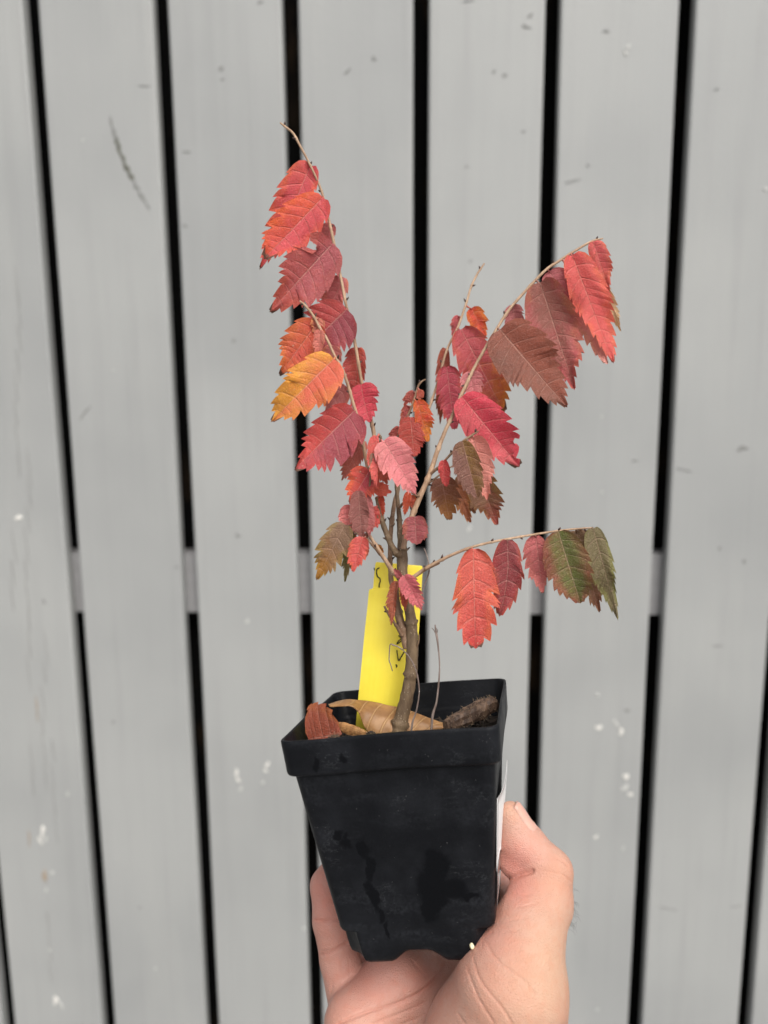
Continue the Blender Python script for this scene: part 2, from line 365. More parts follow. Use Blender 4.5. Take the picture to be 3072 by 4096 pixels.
FLAKES = [(1293, 1572, 5.5, 6, .3), (1331, 1563, 3.5, 7, .7), (1342, 1580, 5, 6, 0), (1352, 1678, 4, 9, .35), (1350, 1702, 7, 6, .2), (1362, 1716, 4, 5, .5), (1287, 1808, 3.4, 4, 0),
          (1346, 1832, 2.5, 4, 0), (511, 1668, 3.5, 8, .2), (514, 1684, 4, 5, .6), (520, 1704, 2.8, 6, 0), (577, 1652, 4, 5, -.4), (573, 1664, 2.5, 5, .5), (568, 1690, 2.6, 5, 0), (92, 1795, 4, 13, 0), (86, 1815, 2.5, 9, .2),
          (99, 1812, 3, 7, 0), (40, 1118, 6, 6, 0), (120, 2160, 4.5, 12, .1), (133, 2172, 3, 8, .2), (534, 1342, 3.6, 4.4, 0), (1351, 115, 4, 4, .5), (1357, 101, 3, 4, 0), (1326, 1300, 5, 7, 0),
          (1013, 1143, 4.5, 4.5, 0), (108, 2052, 2.6, 2.6, 0), (656, 2005, 2.8, 4, 0), (146, 1715, 3, 5, -.3), (1291, 1500, 3, 4, -.4), (113, 1885, 3, 4, 0), (100, 1922, 3, 4, .2), (336, 2092, 2.2, 2.2, 0),
          (1290, 2180, 2.5, 2.5, 0), (1654, 408, 3, 4, 0), (1300, 1063, 2, 2.4, 0), (180, 303, 1.6, 2, 0), (1300, 900, 2, 2, 0), (245, 800, 1.6, 2, 0)]
for i, (x, y, rx, ry, a) in enumerate(FLAKES): blob('paint_flake', x, y, rx*0.8, ry*0.8, M['chip2'] if i % 3 == 1 or i > 18 else M['chip'], a, i)
for i, (x, y, rx, ry, a) in enumerate([(97, 1893, 3, 14, .1), (80, 1530, 1.5, 16, 0), (63, 1810, 1.5, 12, 0)]): blob('bare_wood_spot', x, y, rx, ry, M['chipb'], a, i)
DENTS = [(478, 148, 5, 3, 0), (480, 172, 3, 2, 0), (750, 155, 5.5, 3, .7), (808, 127, 5, 3, -.3), (1067, 155, 3, 3, 0), (1137, 58, 10, 2.2, -.45), (1146, 34, 3.5, 4, 0), (1090, 163, 3, 4.5, 0), (1236, 391, 11, 1.4, .2),
         (1270, 357, 3, 1.6, .2), (1131, 284, 3, 2.5, 0), (1008, 360, 2.5, 2.5, 0), (1310, 67, 4.5, 2.6, .3), (404, 328, 5, 2, 0), (400, 487, 3, 3, 0), (1012, 2, 8, 2, .2), (562, 5, 4, 3, 0), (1016, 564, 3, 2, 0),
         (310, 186, 8, 1.5, -.1), (1548, 193, 4, 1.2, 0), (1604, 968, 7, 6, 0), (1480, 1015, 12, 1.3, -.2), (1372, 995, 4, 2, 0), (183, 892, 12, 2.0, .9), (1355, 1535, 4, 4, 0), (505, 735, 4, 2.4, 0), (514, 1157, 4, 4, 0),
         (95, 1300, 2.6, 4, 0), (382, 1225, 5, 1.6, 0), (1555, 1185, 3, 3, 0), (1608, 1212, 4, 3, 0), (1440, 1962, 13, 1.2, -.2), (1590, 1958, 9, 1.2, .2), (245, 1560, 3, 2.5, 0), (302, 1961, 3, 2, 0), (1550, 1395, 9, 1.2, 0)]
for i, (x, y, rx, ry, a) in enumerate(DENTS): blob('dent', x, y, rx*.85, ry*.85, M['dent'], a, i+90, 0.0005)
for i in range(13):
    f = i/12; blob('scrape', 240+78*f-10*math.sin(f*3.1), 262+180*f, 1.7+1.6*math.sin(f*3.1), 7.5, M['dentd'] if 2 < i < 9 else M['dent'], 0.33, i+200, 0.0006)
for i, (x, y0, y1) in enumerate([(38, 620, 1050), (60, 1010, 1500), (96, 1400, 1700), (30, 1180, 1290), (118, 1620, 1830), (72, 1640, 1740), (105, 1990, 2120)]):
    for j in range(int((y1-y0)/55)+1):
        blob('grain_line', x+4*math.sin(j+i), y0+55*j, 0.9, 26, M['grain'], 0.05, i*20+j+400, 0.0004, 10)

# ------------------------------------------------------------------ flower pot (own space: x right, y away, z up, origin at the rim's centre)
PX = (RGT*0.97365465 + UPV*0.12463963 + FWD*-0.19094919).normalized()
PZ = (RGT*-0.12008995 + UPV*0.99213655 + FWD*0.03526275).normalized()
PY = (RGT*0.19384281 + UPV*-0.01140266 + FWD*0.98096633).normalized()
PO = CAM + RGT*0.00900133 - UPV*0.08865572 + FWD*0.33912549
PM = Matrix((PX, PY, PZ)).transposed().to_4x4(); PM.translation = PO
PMI = PM.inverted()
def front_xz(z8x, z8y):                       # spot on the pot's front wall from its place in the picture
    o = PMI @ CAM; dpt = PMI @ at(8, z8x, z8y, 0.3); d = dpt-o
    t_ = (-0.038-o.y)/d.y; p = o+d*t_; return p.x, p.z
def px_m(px): return px/1.2762/FPX*0.297
for (x, y, rx, ry) in [(880, 730, 80, 85), (860, 840, 100, 110), (950, 850, 110, 60), (840, 970, 50, 70), (1045, 880, 42, 26), (870, 920, 90, 60), (430, 600, 34, 44), (380, 560, 40, 30), (512, 640, 34, 62), (540, 740, 26, 80),
                       (545, 880, 26, 110), (580, 990, 22, 60), (615, 1080, 16, 55), (300, 180, 26, 46), (430, 145, 40, 22)]:
    a, b = front_xz(x, y); WET.append((a, b, px_m(rx), px_m(ry)))
M['pot'] = mat_pot('black pot plastic')
pot = empty('flower_pot', mat=PM)
tag(pot, 'square black plastic nursery pot held in the hand, scuffed with damp stains', 'pot')
def section(a, r, cut=0.0, ns=26, nc=10):
    """rounded square, or one with its corners cut back"""
    pts = []
    for q in range(4):
        rot = Matrix.Rotation(math.pi/2*q, 2)
        ln = a-max(r, cut)
        for i in range(ns): pts.append(rot @ Vector((-ln+2*ln*i/ns, -a)))
        for i in range(nc):
            f = i/nc
            arc = Vector((a-r+r*math.sin(f*math.pi/2), -a+r-r*math.cos(f*math.pi/2)))
            if cut > 0:
                A, B = Vector((a-cut, -a)), Vector((a, -a+cut)); C_ = Vector((a-cut*0.62, -a+cut*0.62))
                arc = A*(1-f)**2 + C_*2*f*(1-f) + B*f*f
            pts.append(rot @ arc)
    return pts
def loft(name, rings, mat, parent, close_last=False, wob=0.0):
    n = len(rings[0]); V = [v for r_ in rings for v in r_]; F = []
    for i in range(len(rings)-1):
        for j in range(n): F.append((i*n+j, i*n+(j+1) % n, (i+1)*n+(j+1) % n, (i+1)*n+j))
    if close_last: F.append(tuple((len(rings)-1)*n+j for j in range(n)))
    return mesh_obj(name, V, F, mat, parent)
def ring(z, a, r, cut=0.0, wob=True):
    out = []
    for p in section(a, r, cut):
        k = 0.0004*math.sin(p.x*70+1)+0.0004*math.sin(p.y*90+2) if wob else 0
        bow = 1-0.010*(1-min(1, abs(abs(p.x)-abs(p.y))/a)) if False else 1
        out.append(Vector((p.x*bow, p.y*bow, z+k)))
    return out
RC = 0.0052
rim = loft('rim', [ring(*q) for q in ((-0.0146, 0.0418, RC), (-0.0150, 0.0434, RC), (-0.0146, 0.0441, RC), (-0.0136, 0.0445, RC), (-0.007, 0.0449, RC), (-0.0015, 0.0453, RC), (-0.0004, 0.0453, RC),
            (0, 0.0450, RC), (0, 0.0444, RC), (-0.0006, 0.0441, RC), (-0.012, 0.0429, RC), (-0.0140, 0.0422, RC), (-0.0146, 0.0412, RC))], M['pot'], pot)
def wall_a(z): return 0.0420 + (0.0330-0.0420)*((-0.0145-z)/(0.0827-0.0145))
rows = [ring(-0.0140, 0.04185, RC)]
for i in range(1, 28):
    z = -0.0145-(0.0660)*i/27; rows.append(ring(z, wall_a(z), RC*0.95))
CUT = 0.0078
def foot_ring(z, a, lift):
    out = []
    for p in ring(z, a, RC*0.8, CUT):
        m = min(abs(p.x), abs(p.y))/a; k = min(1, max(0, (m-0.12)/0.30)); k = k*k*(3-2*k)
        c_ = min(1, max(0, (m-0.72)/0.22)); out.append(Vector((p.x, p.y, p.z+lift*(1-k)+lift*0.55*c_*c_)))
    return out
rows += [ring(-0.0826, wall_a(-0.0826), RC*0.9), ring(-0.0838, wall_a(-0.0838)-0.0002, RC*0.95), ring(-0.0842, wall_a(-0.0842)-0.0002, RC*0.8, CUT), ring(-0.0865, wall_a(-0.0865), RC*0.8, CUT), foot_ring(-0.090, wall_a(-0.090), 0.0004), foot_ring(-0.0945, wall_a(-0.0945), 0.0020),
         foot_ring(-0.0970, wall_a(-0.0970)-0.0003, 0.0036), foot_ring(-0.0983, wall_a(-0.0980)-0.0012, 0.0044), foot_ring(-0.0988, wall_a(-0.0980)-0.0034, 0.0047), foot_ring(-0.0982, 0.020, 0.0047), foot_ring(-0.094, 0.012, 0.002)]
loft('body', rows, M['pot'], pot, True)
loft('inner_wall', [ring(z, a, RC*0.9) for z, a in ((-0.0142, 0.0411), (-0.016, 0.0406), (-0.022, 0.0398), (-0.04, 0.0372))][::-1], M['pot'], pot)
def side_patch(name, poly_fn, mat, lift, thick):
    V, F = [], []; n, m = 14, 8
    for L in (0, 1):
        for i in range(n+1):
            for j in range(m+1):
                y, z, k = poly_fn(i/n, j/m); V.append((wall_a(z)+lift*(1+k)+L*thick, y, z))
    N = (n+1)*(m+1)
    for L in (0, 1):
        for i in range(n):
            for j in range(m):
                q = [L*N+i*(m+1)+j, L*N+(i+1)*(m+1)+j, L*N+(i+1)*(m+1)+j+1, L*N+i*(m+1)+j+1]; F.append(tuple(q if L else q[::-1]))
    b = [i*(m+1) for i in range(n+1)] + [n*(m+1)+j for j in range(1, m+1)] + [i*(m+1)+m for i in range(n-1, -1, -1)] + [j for j in range(m-1, 0, -1)]
    for i in range(len(b)): a, c = b[i], b[(i+1) % len(b)]; F.append((a, N+a, N+c, c))
    o = mesh_obj(name, V, F, mat, pot); return o
st = side_patch('label_sticker', lambda u, v: (-0.0330+0.062*u, (-0.0325-0.005*u-0.0015*math.sin(u*5))+(-0.029+0.004*math.sin(u*7))*v, 4.5*math.sin(min(1, u*1.4)*1.57)*(1-0.7*v)), M['paper'], 0.0005, 0.00025)
tag(st, 'torn white paper label on the side of the pot')
side_patch('clear_tape', lambda u, v: (-0.031+0.055*u, -0.0625-0.014*v, 0.6*math.sin(u*9+v*4)*0.5+0.5), M['tape'], 0.0005, 0.00015)

# soil
SOILZ = -0.0175
N = 46; V = []; F = []; A = 0.0396
for i in range(N+1):
    for j in range(N+1):
        x, y = -A+2*A*i/N, -A+2*A*j/N
        k = 0.0022*mnoise.noise(Vector((x*160, y*160, 1)))+0.0012*mnoise.noise(Vector((x*420, y*420, 2)))
        m = max(0, math.hypot(max(0, abs(x)-(A-0.007)), max(0, abs(y)-(A-0.007)))-0.0068); s = 1-m*18
        V.append(PM @ Vector((x*s, y*s, SOILZ+k)))
for i in range(N):
    for j in range(N): F.append((i*(N+1)+j, (i+1)*(N+1)+j, (i+1)*(N+1)+j+1, i*(N+1)+j+1))
rs = random.Random(3)
for q in range(260):
    x, y, r = rs.uniform(-.036, .036), rs.uniform(-.036, .036), rs.uniform(.0005, .0016)
    c = Vector((x, y, SOILZ+0.002*rs.random()+r*0.4)); b = len(V)
    ax = [Vector((rs.uniform(-1, 1), rs.uniform(-1, 1), rs.uniform(-1, 1))).normalized()*r*rs.uniform(.6, 1.7) for _ in range(6)]
    base = [Vector((1, 0, 0)), Vector((-1, 0, 0)), Vector((0, 1, 0)), Vector((0, -1, 0)), Vector((0, 0, 1)), Vector((0, 0, -1))]
    V += [PM @ (c+base[e]*r*rs.uniform(.6, 1.5)+ax[e]*0.3) for e in range(6)]
    F += [(b, b+2, b+4), (b+2, b+1, b+4), (b+1, b+3, b+4), (b+3, b, b+4), (b+2, b, b+5), (b+1, b+2, b+5), (b+3, b+1, b+5), (b, b+3, b+5)]
so_ = mesh_obj('potting_soil', V, F, M['soil'], None, PM @ Vector((0, 0, SOILZ)), smooth=False)
tag(so_, 'dark crumbly potting soil inside the black pot', 'soil', kind='stuff')

# ------------------------------------------------------------------ sapling
ROOT = at(7, 842, 1315, 0.3435)
plant = empty('sapling', ROOT)
tag(plant, 'small potted tree seedling with red, orange and olive autumn leaves', 'sapling')
BASE_D = 0.343
def catmull(P, k=6):
    out = []
    for i in range(len(P)-1):
        p0, p1, p2, p3 = P[max(0, i-1)], P[i], P[i+1], P[min(len(P)-1, i+2)]
        for j in range(k):
            t = j/k
            out.append(tuple(0.5*((2*p1[c])+(-p0[c]+p2[c])*t+(2*p0[c]-5*p1[c]+4*p2[c]-p3[c])*t*t+(-p0[c]+3*p1[c]-3*p2[c]+p3[c])*t**3) for c in range(4)))
    out.append(tuple(P[-1])); return out
def tube_data(P, sides=10, bump=0.06, seed=0, cap=True):
    """P: list of (x, y, z, radius) in world space"""
    V, F = [], []; n = len(P); pts = [Vector(p[:3]) for p in P]; t0 = (pts[1]-pts[0]).normalized()
    nrm = t0.orthogonal().normalized(); rnd = random.Random(seed)
    for i in range(n):
        t = (pts[min(n-1, i+1)]-pts[max(0, i-1)]).normalized()
        nrm = (nrm-t*nrm.dot(t)).normalized(); bi = t.cross(nrm)
        for s in range(sides):
            a = 2*math.pi*s/sides; r = P[i][3]*(1+bump*mnoise.noise(pts[i]*500+Vector((s*1.7, seed, 0)))*1.6)
            V.append(pts[i]+(nrm*math.cos(a)+bi*math.sin(a))*r)
    for i in range(n-1):
        for s in range(sides): F.append((i*sides+s, i*sides+(s+1) % sides, (i+1)*sides+(s+1) % sides, (i+1)*sides+s))
    if cap: F.append(tuple(range(sides))[::-1]); F.append(tuple((n-1)*sides+s for s in range(sides)))
    return V, F
def merge(datas):
    V, F = [], []
    for v, f in datas:
        b = len(V); V += list(v); F += [tuple(i+b for i in q) for q in f]
    return V, F
PATH = {}
def branch(key, pts, mat, name='branch', parent=None, nodes=0, sides=10, d0=0.0):
    """pts: (zoom frame, x, y, diameter in that frame's pixels, extra depth in mm)"""
    P = []
    for z, x, y, w_, dz in pts:
        d = BASE_D+dz/1000; p = at(z, x, y, d); P.append((*p, size(z, w_, d)/2))
    C_ = catmull(P, 7); PATH[key] = C_
    rnd = random.Random(hash(key) % 1000 if False else sum(map(ord, key))); data = []
    Q = [list(c) for c in C_]
    nn = nodes
    for k in range(nn):                                  # node swellings with a small bud
        i = int((k+0.6)/nn*(len(Q)-2))+1
        Q[i][3] *= 1.28
    data.append(tube_data(Q, sides, 0.09, len(key)))
    par = parent or plant
    o = mesh_obj(name, [v-ROOT for v in data[0][0]], data[0][1], mat, plant)
    bud = []
    for k in range(nn):
        i = int((k+0.6)/nn*(len(Q)-2))+1; p = Vector(Q[i][:3]); t = (Vector(Q[i+1][:3])-p).normalized()
        sdv = t.cross(FWD).normalized()*(1 if k % 2 else -1)+FWD*rnd.uniform(-.8, .2)
        r = Q[i][3]; L = rnd.uniform(1.0, 2.2)*0.001; dr = (sdv*0.8+t*0.7).normalized(); b0 = p+sdv.normalized()*r*0.7
        bud.append(tube_data([(*b0, .00045), (*(b0+dr*L*.5), .00048), (*(b0+dr*L), .00012)], 6, 0.05, k))
    if bud:
        V_, F_ = merge(bud); mesh_obj('bud', [v-ROOT for v in V_], F_, M['bud'], o)
    BR[key] = o
    return o
BR = {}
T, B_, W_ = M['trunk'], M['branch'], M['twig']
branch('trunk', [(7, 835, 1345, 130, 0), (7, 857, 1280, 122, 0), (7, 890, 1150, 98, 0), (7, 925, 1000, 92, 0), (7, 950, 850, 88, 0), (7, 958, 690, 84, 0), (7, 955, 540, 78, 0), (7, 940, 420, 74, 0), (5, 1165, 1700, 112, 0),
                 (5, 1132, 1500, 118, 0), (5, 1132, 1380, 124, 1), (5, 1130, 1260, 118, 1), (5, 1125, 1150, 96, 2), (5, 1105, 1000, 66, 2), (5, 1095, 850, 52, 2), (5, 1075, 650, 44, 3), (5, 1064, 480, 38, 4), (5, 1062, 380, 30, 5)], T, 'trunk', nodes=7, sides=16)
branch('A', [(5, 1125, 1310, 88, 0), (5, 1060, 1270, 84, -1), (5, 1000, 1170, 66, -2), (5, 945, 1030, 62, -2), (5, 905, 920, 58, -2), (5, 880, 830, 40, -2), (5, 842, 665, 30, -3)], T, nodes=4)
branch('B', [(7, 925, 690, 62, 1), (7, 905, 590, 66, 2), (7, 868, 470, 60, 4), (7, 845, 330, 44, 6), (5, 1012, 1600, 56, 7), (5, 998, 1400, 52, 8), (5, 998, 1200, 52, 8), (5, 1012, 950, 50, 9), (5, 1050, 700, 46, 10), (5, 1090, 540, 36, 12),
             (4, 215, 1150, 26, 12), (4, 245, 880, 26, 10), (4, 285, 690, 26, 9), (4, 370, 575, 24, 9), (4, 432, 410, 24, 9), (4, 488, 240, 22, 9), (4, 562, 185, 14, 9)], B_, nodes=8)
branch('C', [(5, 1130, 1560, 60, -3), (5, 1035, 1490, 56, -6), (5, 900, 1290, 46, -7), (5, 760, 1070, 38, -8), (5, 722, 980, 34, -8), (5, 745, 700, 36, -6), (5, 770, 450, 38, -4), (5, 745, 330, 40, -4), (5, 690, 20, 42, -4), (2, 1100, 1650, 42, -4), (2, 1050, 1440, 38, -4),
             (2, 1005, 1290, 38, -5), (2, 905, 960, 34, -6), (2, 805, 770, 32, -7), (2, 720, 590, 32, -7), (2, 630, 440, 32, -7), (2, 560, 310, 28, -7), (2, 470, 200, 26, -7), (2, 412, 148, 18, -7)], W_, nodes=12)
branch('D', [(5, 925, 960, 44, 0), (5, 890, 760, 44, 3), (5, 862, 500, 44, 5), (5, 835, 200, 44, 6), (5, 815, -59, 46, 6), (2, 1195, 1450, 44, 5), (2, 1150, 1250, 40, 5), (2, 1098, 1050, 38, 5), (2, 1055, 800, 36, 4), (2, 1010, 550, 34, 4), (2, 960, 330, 32, 4),
             (2, 920, 170, 32, 4), (1, 1020, 1900, 32, 4), (1, 975, 1690, 34, 4), (1, 915, 1380, 34, 4), (1, 870, 1180, 30, 4), (1, 800, 900, 28, 4), (1, 735, 730, 26, 4), (1, 650, 550, 26, 4), (1, 560, 380, 26, 4), (1, 480, 235, 26, 5), (1, 400, 165, 24, 5), (1, 335, 115, 18, 6)], W_, nodes=13)
branch('R', [(5, 1140, 1230, 62, -2), (5, 1175, 1080, 60, -3), (5, 1235, 880, 62, -3), (5, 1335, 640, 60, -2), (5, 1440, 390, 56, -1), (4, 690, 980, 50, 0), (4, 780, 750, 44, 0), (4, 860, 580, 40, 1), (4, 950, 370, 40, 1), (4, 1040, 180, 38, 2), (3, 300, 1420, 27, 2),
             (3, 390, 1220, 26, 3), (3, 490, 1040, 25, 4), (3, 600, 855, 25, 5), (3, 700, 700, 25, 6), (3, 850, 530, 24, 7), (3, 1000, 375, 23, 8), (3, 1110, 300, 22, 9), (3, 1210, 235, 21, 10), (3, 1370, 142, 19, 11), (3, 1475, 112, 12, 12)], W_, nodes=14)
branch('Q', [(5, 1180, 1600, 60, -4), (5, 1255, 1545, 46, -6), (5, 1420, 1430, 44, -9), (5, 1530, 1385, 42, -11), (6, 100, 440, 28, -12), (6, 200, 383, 26, -13), (6, 320, 325, 24, -14), (6, 460, 272, 22, -15), (6, 600, 235, 20, -15), (6, 740, 208, 19, -14),
             (6, 930, 175, 18, -13), (6, 1140, 143, 17, -11), (6, 1280, 128, 15, -10), (6, 1405, 120, 12, -9)], W_, nodes=9)
branch('E', [(5, 1075, 700, 34, 10), (4, 300, 1150, 30, 18), (4, 480, 780, 30, 24), (4, 600, 500, 30, 28), (3, 110, 1290, 20, 30), (3, 180, 1040, 20, 32), (3, 268, 860, 20, 34), (3, 345, 640, 18, 36), (3, 380, 520, 18, 37), (3, 432, 410, 17, 38), (3, 492, 320, 12, 40)], W_, nodes=8)
branch('F', [(4, 595, 1245, 34, -1), (4, 700, 1160, 28, -4), (4, 850, 1000, 26, -7), (4, 960, 885, 26, -9), (4, 1080, 800, 26, -10), (4, 1145, 758, 14, -11)], B_, 'twig', nodes=4, sides=8)
branch('G', [(4, 460, 1470, 26, 0), (4, 590, 1345, 22, 3), (4, 700, 1255, 22, 5), (4, 840, 1155, 18, 8), (4, 960, 1130, 16, 9), (4, 1150, 1190, 14, 10)], B_, 'twig', nodes=3, sides=8)
branch('H', [(5, 762, 630, 22, -9), (5, 792, 380, 26, -10), (5, 855, 265, 26, -11), (5, 850, 130, 28, -12), (5, 895, 25, 30, -13), (5, 870, -40, 22, -13)], T, 'twig', nodes=4, sides=8)
branch('I', [(5, 885, 1300, 28, -7), (5, 820, 1215, 24, -10), (5, 740, 1125, 24, -12), (5, 690, 1100, 16, -13)], B_, 'twig', nodes=2, sides=8)
branch('J', [(7, 890, 600, 34, 0), (7, 845, 525, 22, -1), (7, 800, 460, 18, -2), (7, 763, 392, 15, -2)], B_, 'twig', nodes=2, sides=8)
branch('K', [(4, 490, 1480, 26, -3), (4, 440, 1465, 20, -4), (4, 400, 1440, 12, -5)], B_, 'twig', sides=8)
branch('L', [(5, 1090, 1800, 24, -5), (5, 1085, 1640, 26, -6), (5, 1110, 1550, 22, -7), (5, 1125, 1500, 14, -8)], B_, 'twig', nodes=1, sides=8)
branch('N', [(5, 1100, 770, 40, 0), (5, 1130, 740, 30, -2), (5, 1150, 720, 24, -3)], B_, 'twig', sides=8)

branch('O', [(5, 1135, 1000, 22, -1), (5, 1160, 960, 18, -3), (5, 1172, 915, 10, -4)], B_, 'twig', sides=6)
branch('S', [(5, 1010, 980, 20, 7), (5, 1040, 965, 16, 5), (5, 1046, 945, 9, 4)], B_, 'twig', sides=6)
branch('U', [(5, 905, 930, 22, -3), (5, 870, 900, 16, -5), (5, 855, 860, 9, -6)], B_, 'twig', sides=6)
branch('V', [(7, 985, 690, 12, -1), (7, 1003, 645, 10, -3), (7, 1008, 590, 6, -4)], B_, 'twig', sides=6)
branch('X', [(5, 710, 1040, 20, -10), (5, 660, 1070, 16, -12), (5, 610, 1045, 9, -13)], B_, 'twig', nodes=2, sides=6)

def leaf_data(B, Tt, wl, wr, roll=0.0, fold=0.12, bend=0.0, curl=0.0, teeth=9, depth=0.2, p=0.46, q=0.80, seed=0, bites=(), stalk=None, wave=0.03, shear=0.17):
    rnd = random.Random(seed); q = q+0.17; p = p*0.70; depth = depth*1.45; teeth = max(4, round(teeth*0.84)); wl *= 1.10; wr *= 1.10; curl = curl or rnd.uniform(-.14, .10); roll += rnd.uniform(-.2, .2); fold += rnd.uniform(-.1, .12)
    ax = (Tt-B); L = ax.length; ax /= L
    v = toward(B); n0 = (v-ax*v.dot(ax)).normalized()
    b0 = ax.cross(n0)
    n = n0*math.cos(roll)+b0*math.sin(roll); b = ax.cross(n)
    smax = p/(p+q); nrm = smax**p*(1-smax)**q
    env = lambda s: (max(0, s)**p*max(0, 1-s)**q)/nrm
    rows = []
    cuts = (0.0, 0.22, 0.45, 0.68, 0.88)
    jit = [[rnd.uniform(-.5, .4) for _ in range(teeth+1)] for _ in range(2)]
    for k in range(teeth):
        for f in cuts: rows.append((k+f))
    rows = [r/teeth for r in rows]+[1.0]
    K = 6; V, LC = [], []
    ph1, ph2 = rnd.uniform(0, 6), rnd.uniform(0, 6)
    wp, wk = rnd.uniform(0, 6.28), rnd.uniform(1.2, 2.2); alt = rnd.uniform(-.4, .4)/teeth; ph3 = rnd.uniform(0, 6)
    for s in rows:
        f = (s*teeth) % 1.0 if s < 1 else 0; tk = min(teeth-1, int(s*teeth))
        saw = min(1, (f/0.88))**0.8
        e = env(min(0.9995, max(0.004, s)))
        for c in range(-K, K+1):
            t = c/K; at_ = abs(t); sideL = t > 0
            wd = (wl if sideL else wr)
            dd = depth*(1+jit[int(sideL)][tk])*(0.55+0.45*min(1, s*2.2))
            inner = e*(1-dd)
            if at_ > 0.99: hw = e*(1-dd*(1-saw))
            else: hw = inner*at_
            for (bs, side_, bw, bd) in bites:
                if (side_ > 0) == sideL and t != 0:
                    kk = math.exp(-((s-bs)/bw)**4); hw = min(hw, e*(1-bd*kk))
            x = s+(shear*min(1, s/0.22)-0.025*max(0, 1-s/0.12))*min(e, 1)*(at_**1.25)*(1-s)**0.8
            x += (0.42/teeth*math.sin(wk*6.28*s+wp)+alt*t)*min(1, 4*s*(1-s))
            if at_ > 0.99 and s < 0.97: x += 0.36/teeth*saw**2
            x = min(x, 0.995) if s < 1 else 1.0
            ang = fold if True else 0
            y = hw*wd*math.cos(ang)*(1 if t >= 0 else -1); z = hw*wd*math.sin(ang)
            z += 0.045*(wl+wr)/2*at_*(0.5-0.5*math.cos(2*math.pi*(f-0.86)))*min(1, e*1.3)
            z += wave*L*math.sin(3.1*s+ph1)*t*0.9+wave*L*0.6*math.sin(6.5*s+ph2)*t*t
            z += curl*L*s*s + 0.035*L*math.sin(9*s+ph3+2*t)*at_**2
            yb = bend*L*4*s*(1-s)
            V.append(B+ax*(x*L)+b*(y+yb)+n*z); LC.append((s, t, s*teeth))
    n_ = 2*K+1; F = []
    for i in range(len(rows)-1):
        for c in range(2*K): F.append((i*n_+c, i*n_+c+1, (i+1)*n_+c+1, (i+1)*n_+c))
    if stalk is not None:
        mid = (stalk+B)/2 - UPV*0.0003
        sv, sf = tube_data([(*stalk, .00055), (*mid, .00042), (*(B+ax*L*0.03+n*0.0001), .00032)], 6, 0.02, seed)
        o = len(V); V += sv; F += [tuple(i+o for i in q_) for q_ in sf]; LC += [(0.02, 0.0, 0.5)]*len(sv)
    return V, F, LC
def nearest(key, B, z, x, y):
    u, v = SP(z, x, y); best = None
    for c in PATH[key]:
        p = Vector(c[:3])-CAM; d = p.dot(FWD); pu = 1536+FPX*p.dot(RGT)/d; pv = 2048-FPX*p.dot(UPV)/d
        e = (pu-u)**2+(pv-v)**2
        if best is None or e < best[0]: best = (e, Vector(c[:3]), d)
    return best[1], best[2]
def add_lc(me, LC):
    a = me.attributes.new('lc', 'FLOAT_VECTOR', 'POINT'); a.data.foreach_set('vector', [c for l_ in LC for c in l_])
LEAF_K = 1.0
def leaf(key, z, bx, by, tx, ty, wl, wr, cA, cB, mk=(0.3, 0.3, 0.0), dry=-0.25, db=-3, dt=-8, roll=0.0, fold=0.24, **kw):
    """mk: how far the second colour spreads to the tip, to the margin and to the left half; db, dt: base and tip nearer (-) or farther (+) than the branch, mm"""
    global LN
    LN += 1
    pt, d = nearest(key, None, z, bx, by)
    B = at(z, bx, by, d+db/1000); Tp = at(z, tx, ty, d+dt/1000)
    wl_m = size(z, wl, d)/max(.4, math.cos(roll+fold)); wr_m = size(z, wr, d)/max(.4, math.cos(roll-fold))
    st_ = pt if (pt-B).length < 0.012 else B+(pt-B).normalized()*0.008
    V, F, LC = leaf_data(B, Tp, wl_m, wr_m, roll, fold, seed=LN, stalk=st_, **kw)
    o = mesh_obj('leaf', [v_-ROOT for v_ in V], F, M['leaf'], BR[key], B-ROOT)
    add_lc(o.data, LC)
    o['cA'] = tint(cA); o['cB'] = tint(cB); o['mk'] = list(map(float, mk)); o['dry'] = float(dry)
    return o
def tint(c):
    l_ = lin(c); return [l_[0]*0.95*LEAF_K, l_[1]*1.08*LEAF_K, l_[2]*1.0*LEAF_K]
LN = 0
OR, YO, BRN, PK = (224, 112, 40), (232, 160, 52), (120, 70, 45), (225, 120, 125)
# --- long left shoot (D)
leaf('D', 1, 668, 582, 100, 1712, 205, 195, (214, 80, 92), (218, 88, 70), (.2, .25, .3), -.02, 2, 4, bend=-0.02, teeth=11)
leaf('D', 1, 803, 940, 150, 1645, 225, 235, (212, 76, 84), (220, 82, 48), (.2, .05, .6), .02, -2, -6, teeth=10, p=.5, q=.62)
leaf('D', 1, 915, 1445, 232, 2190, 262, 285, (172, 78, 86), (196, 82, 74), (.8, .1, .25), -.12, -4, -9, bites=((.16, 1, .05, .75),), teeth=9)
leaf('D', 1, 898, 1225, 740, 1600, 90, 90, (198, 98, 104), (206, 112, 112), db=4, dt=10)
leaf('D', 1, 1035, 1825, 810, 2330, 150, 120, (198, 102, 106), (204, 88, 92), (.2, .2, .2), db=4, dt=10)
leaf('D', 2, 932, 240, 395, 760, 275, 310, (150, 60, 72), (192, 72, 72), (.2, .1, .75), db=-3, dt=2)
leaf('D', 2, 1062, 664, 1015, 1230, 130, 110, (182, 70, 58), (188, 72, 80), (.2, .2, .1), db=4, dt=7, roll=.3)
leaf('D', 2, 1090, 1072, 1192, 1485, 150, 175, (202, 54, 74), (214, 80, 92), (.2, .3, .2), db=-2, dt=-5, teeth=8, bend=.03)
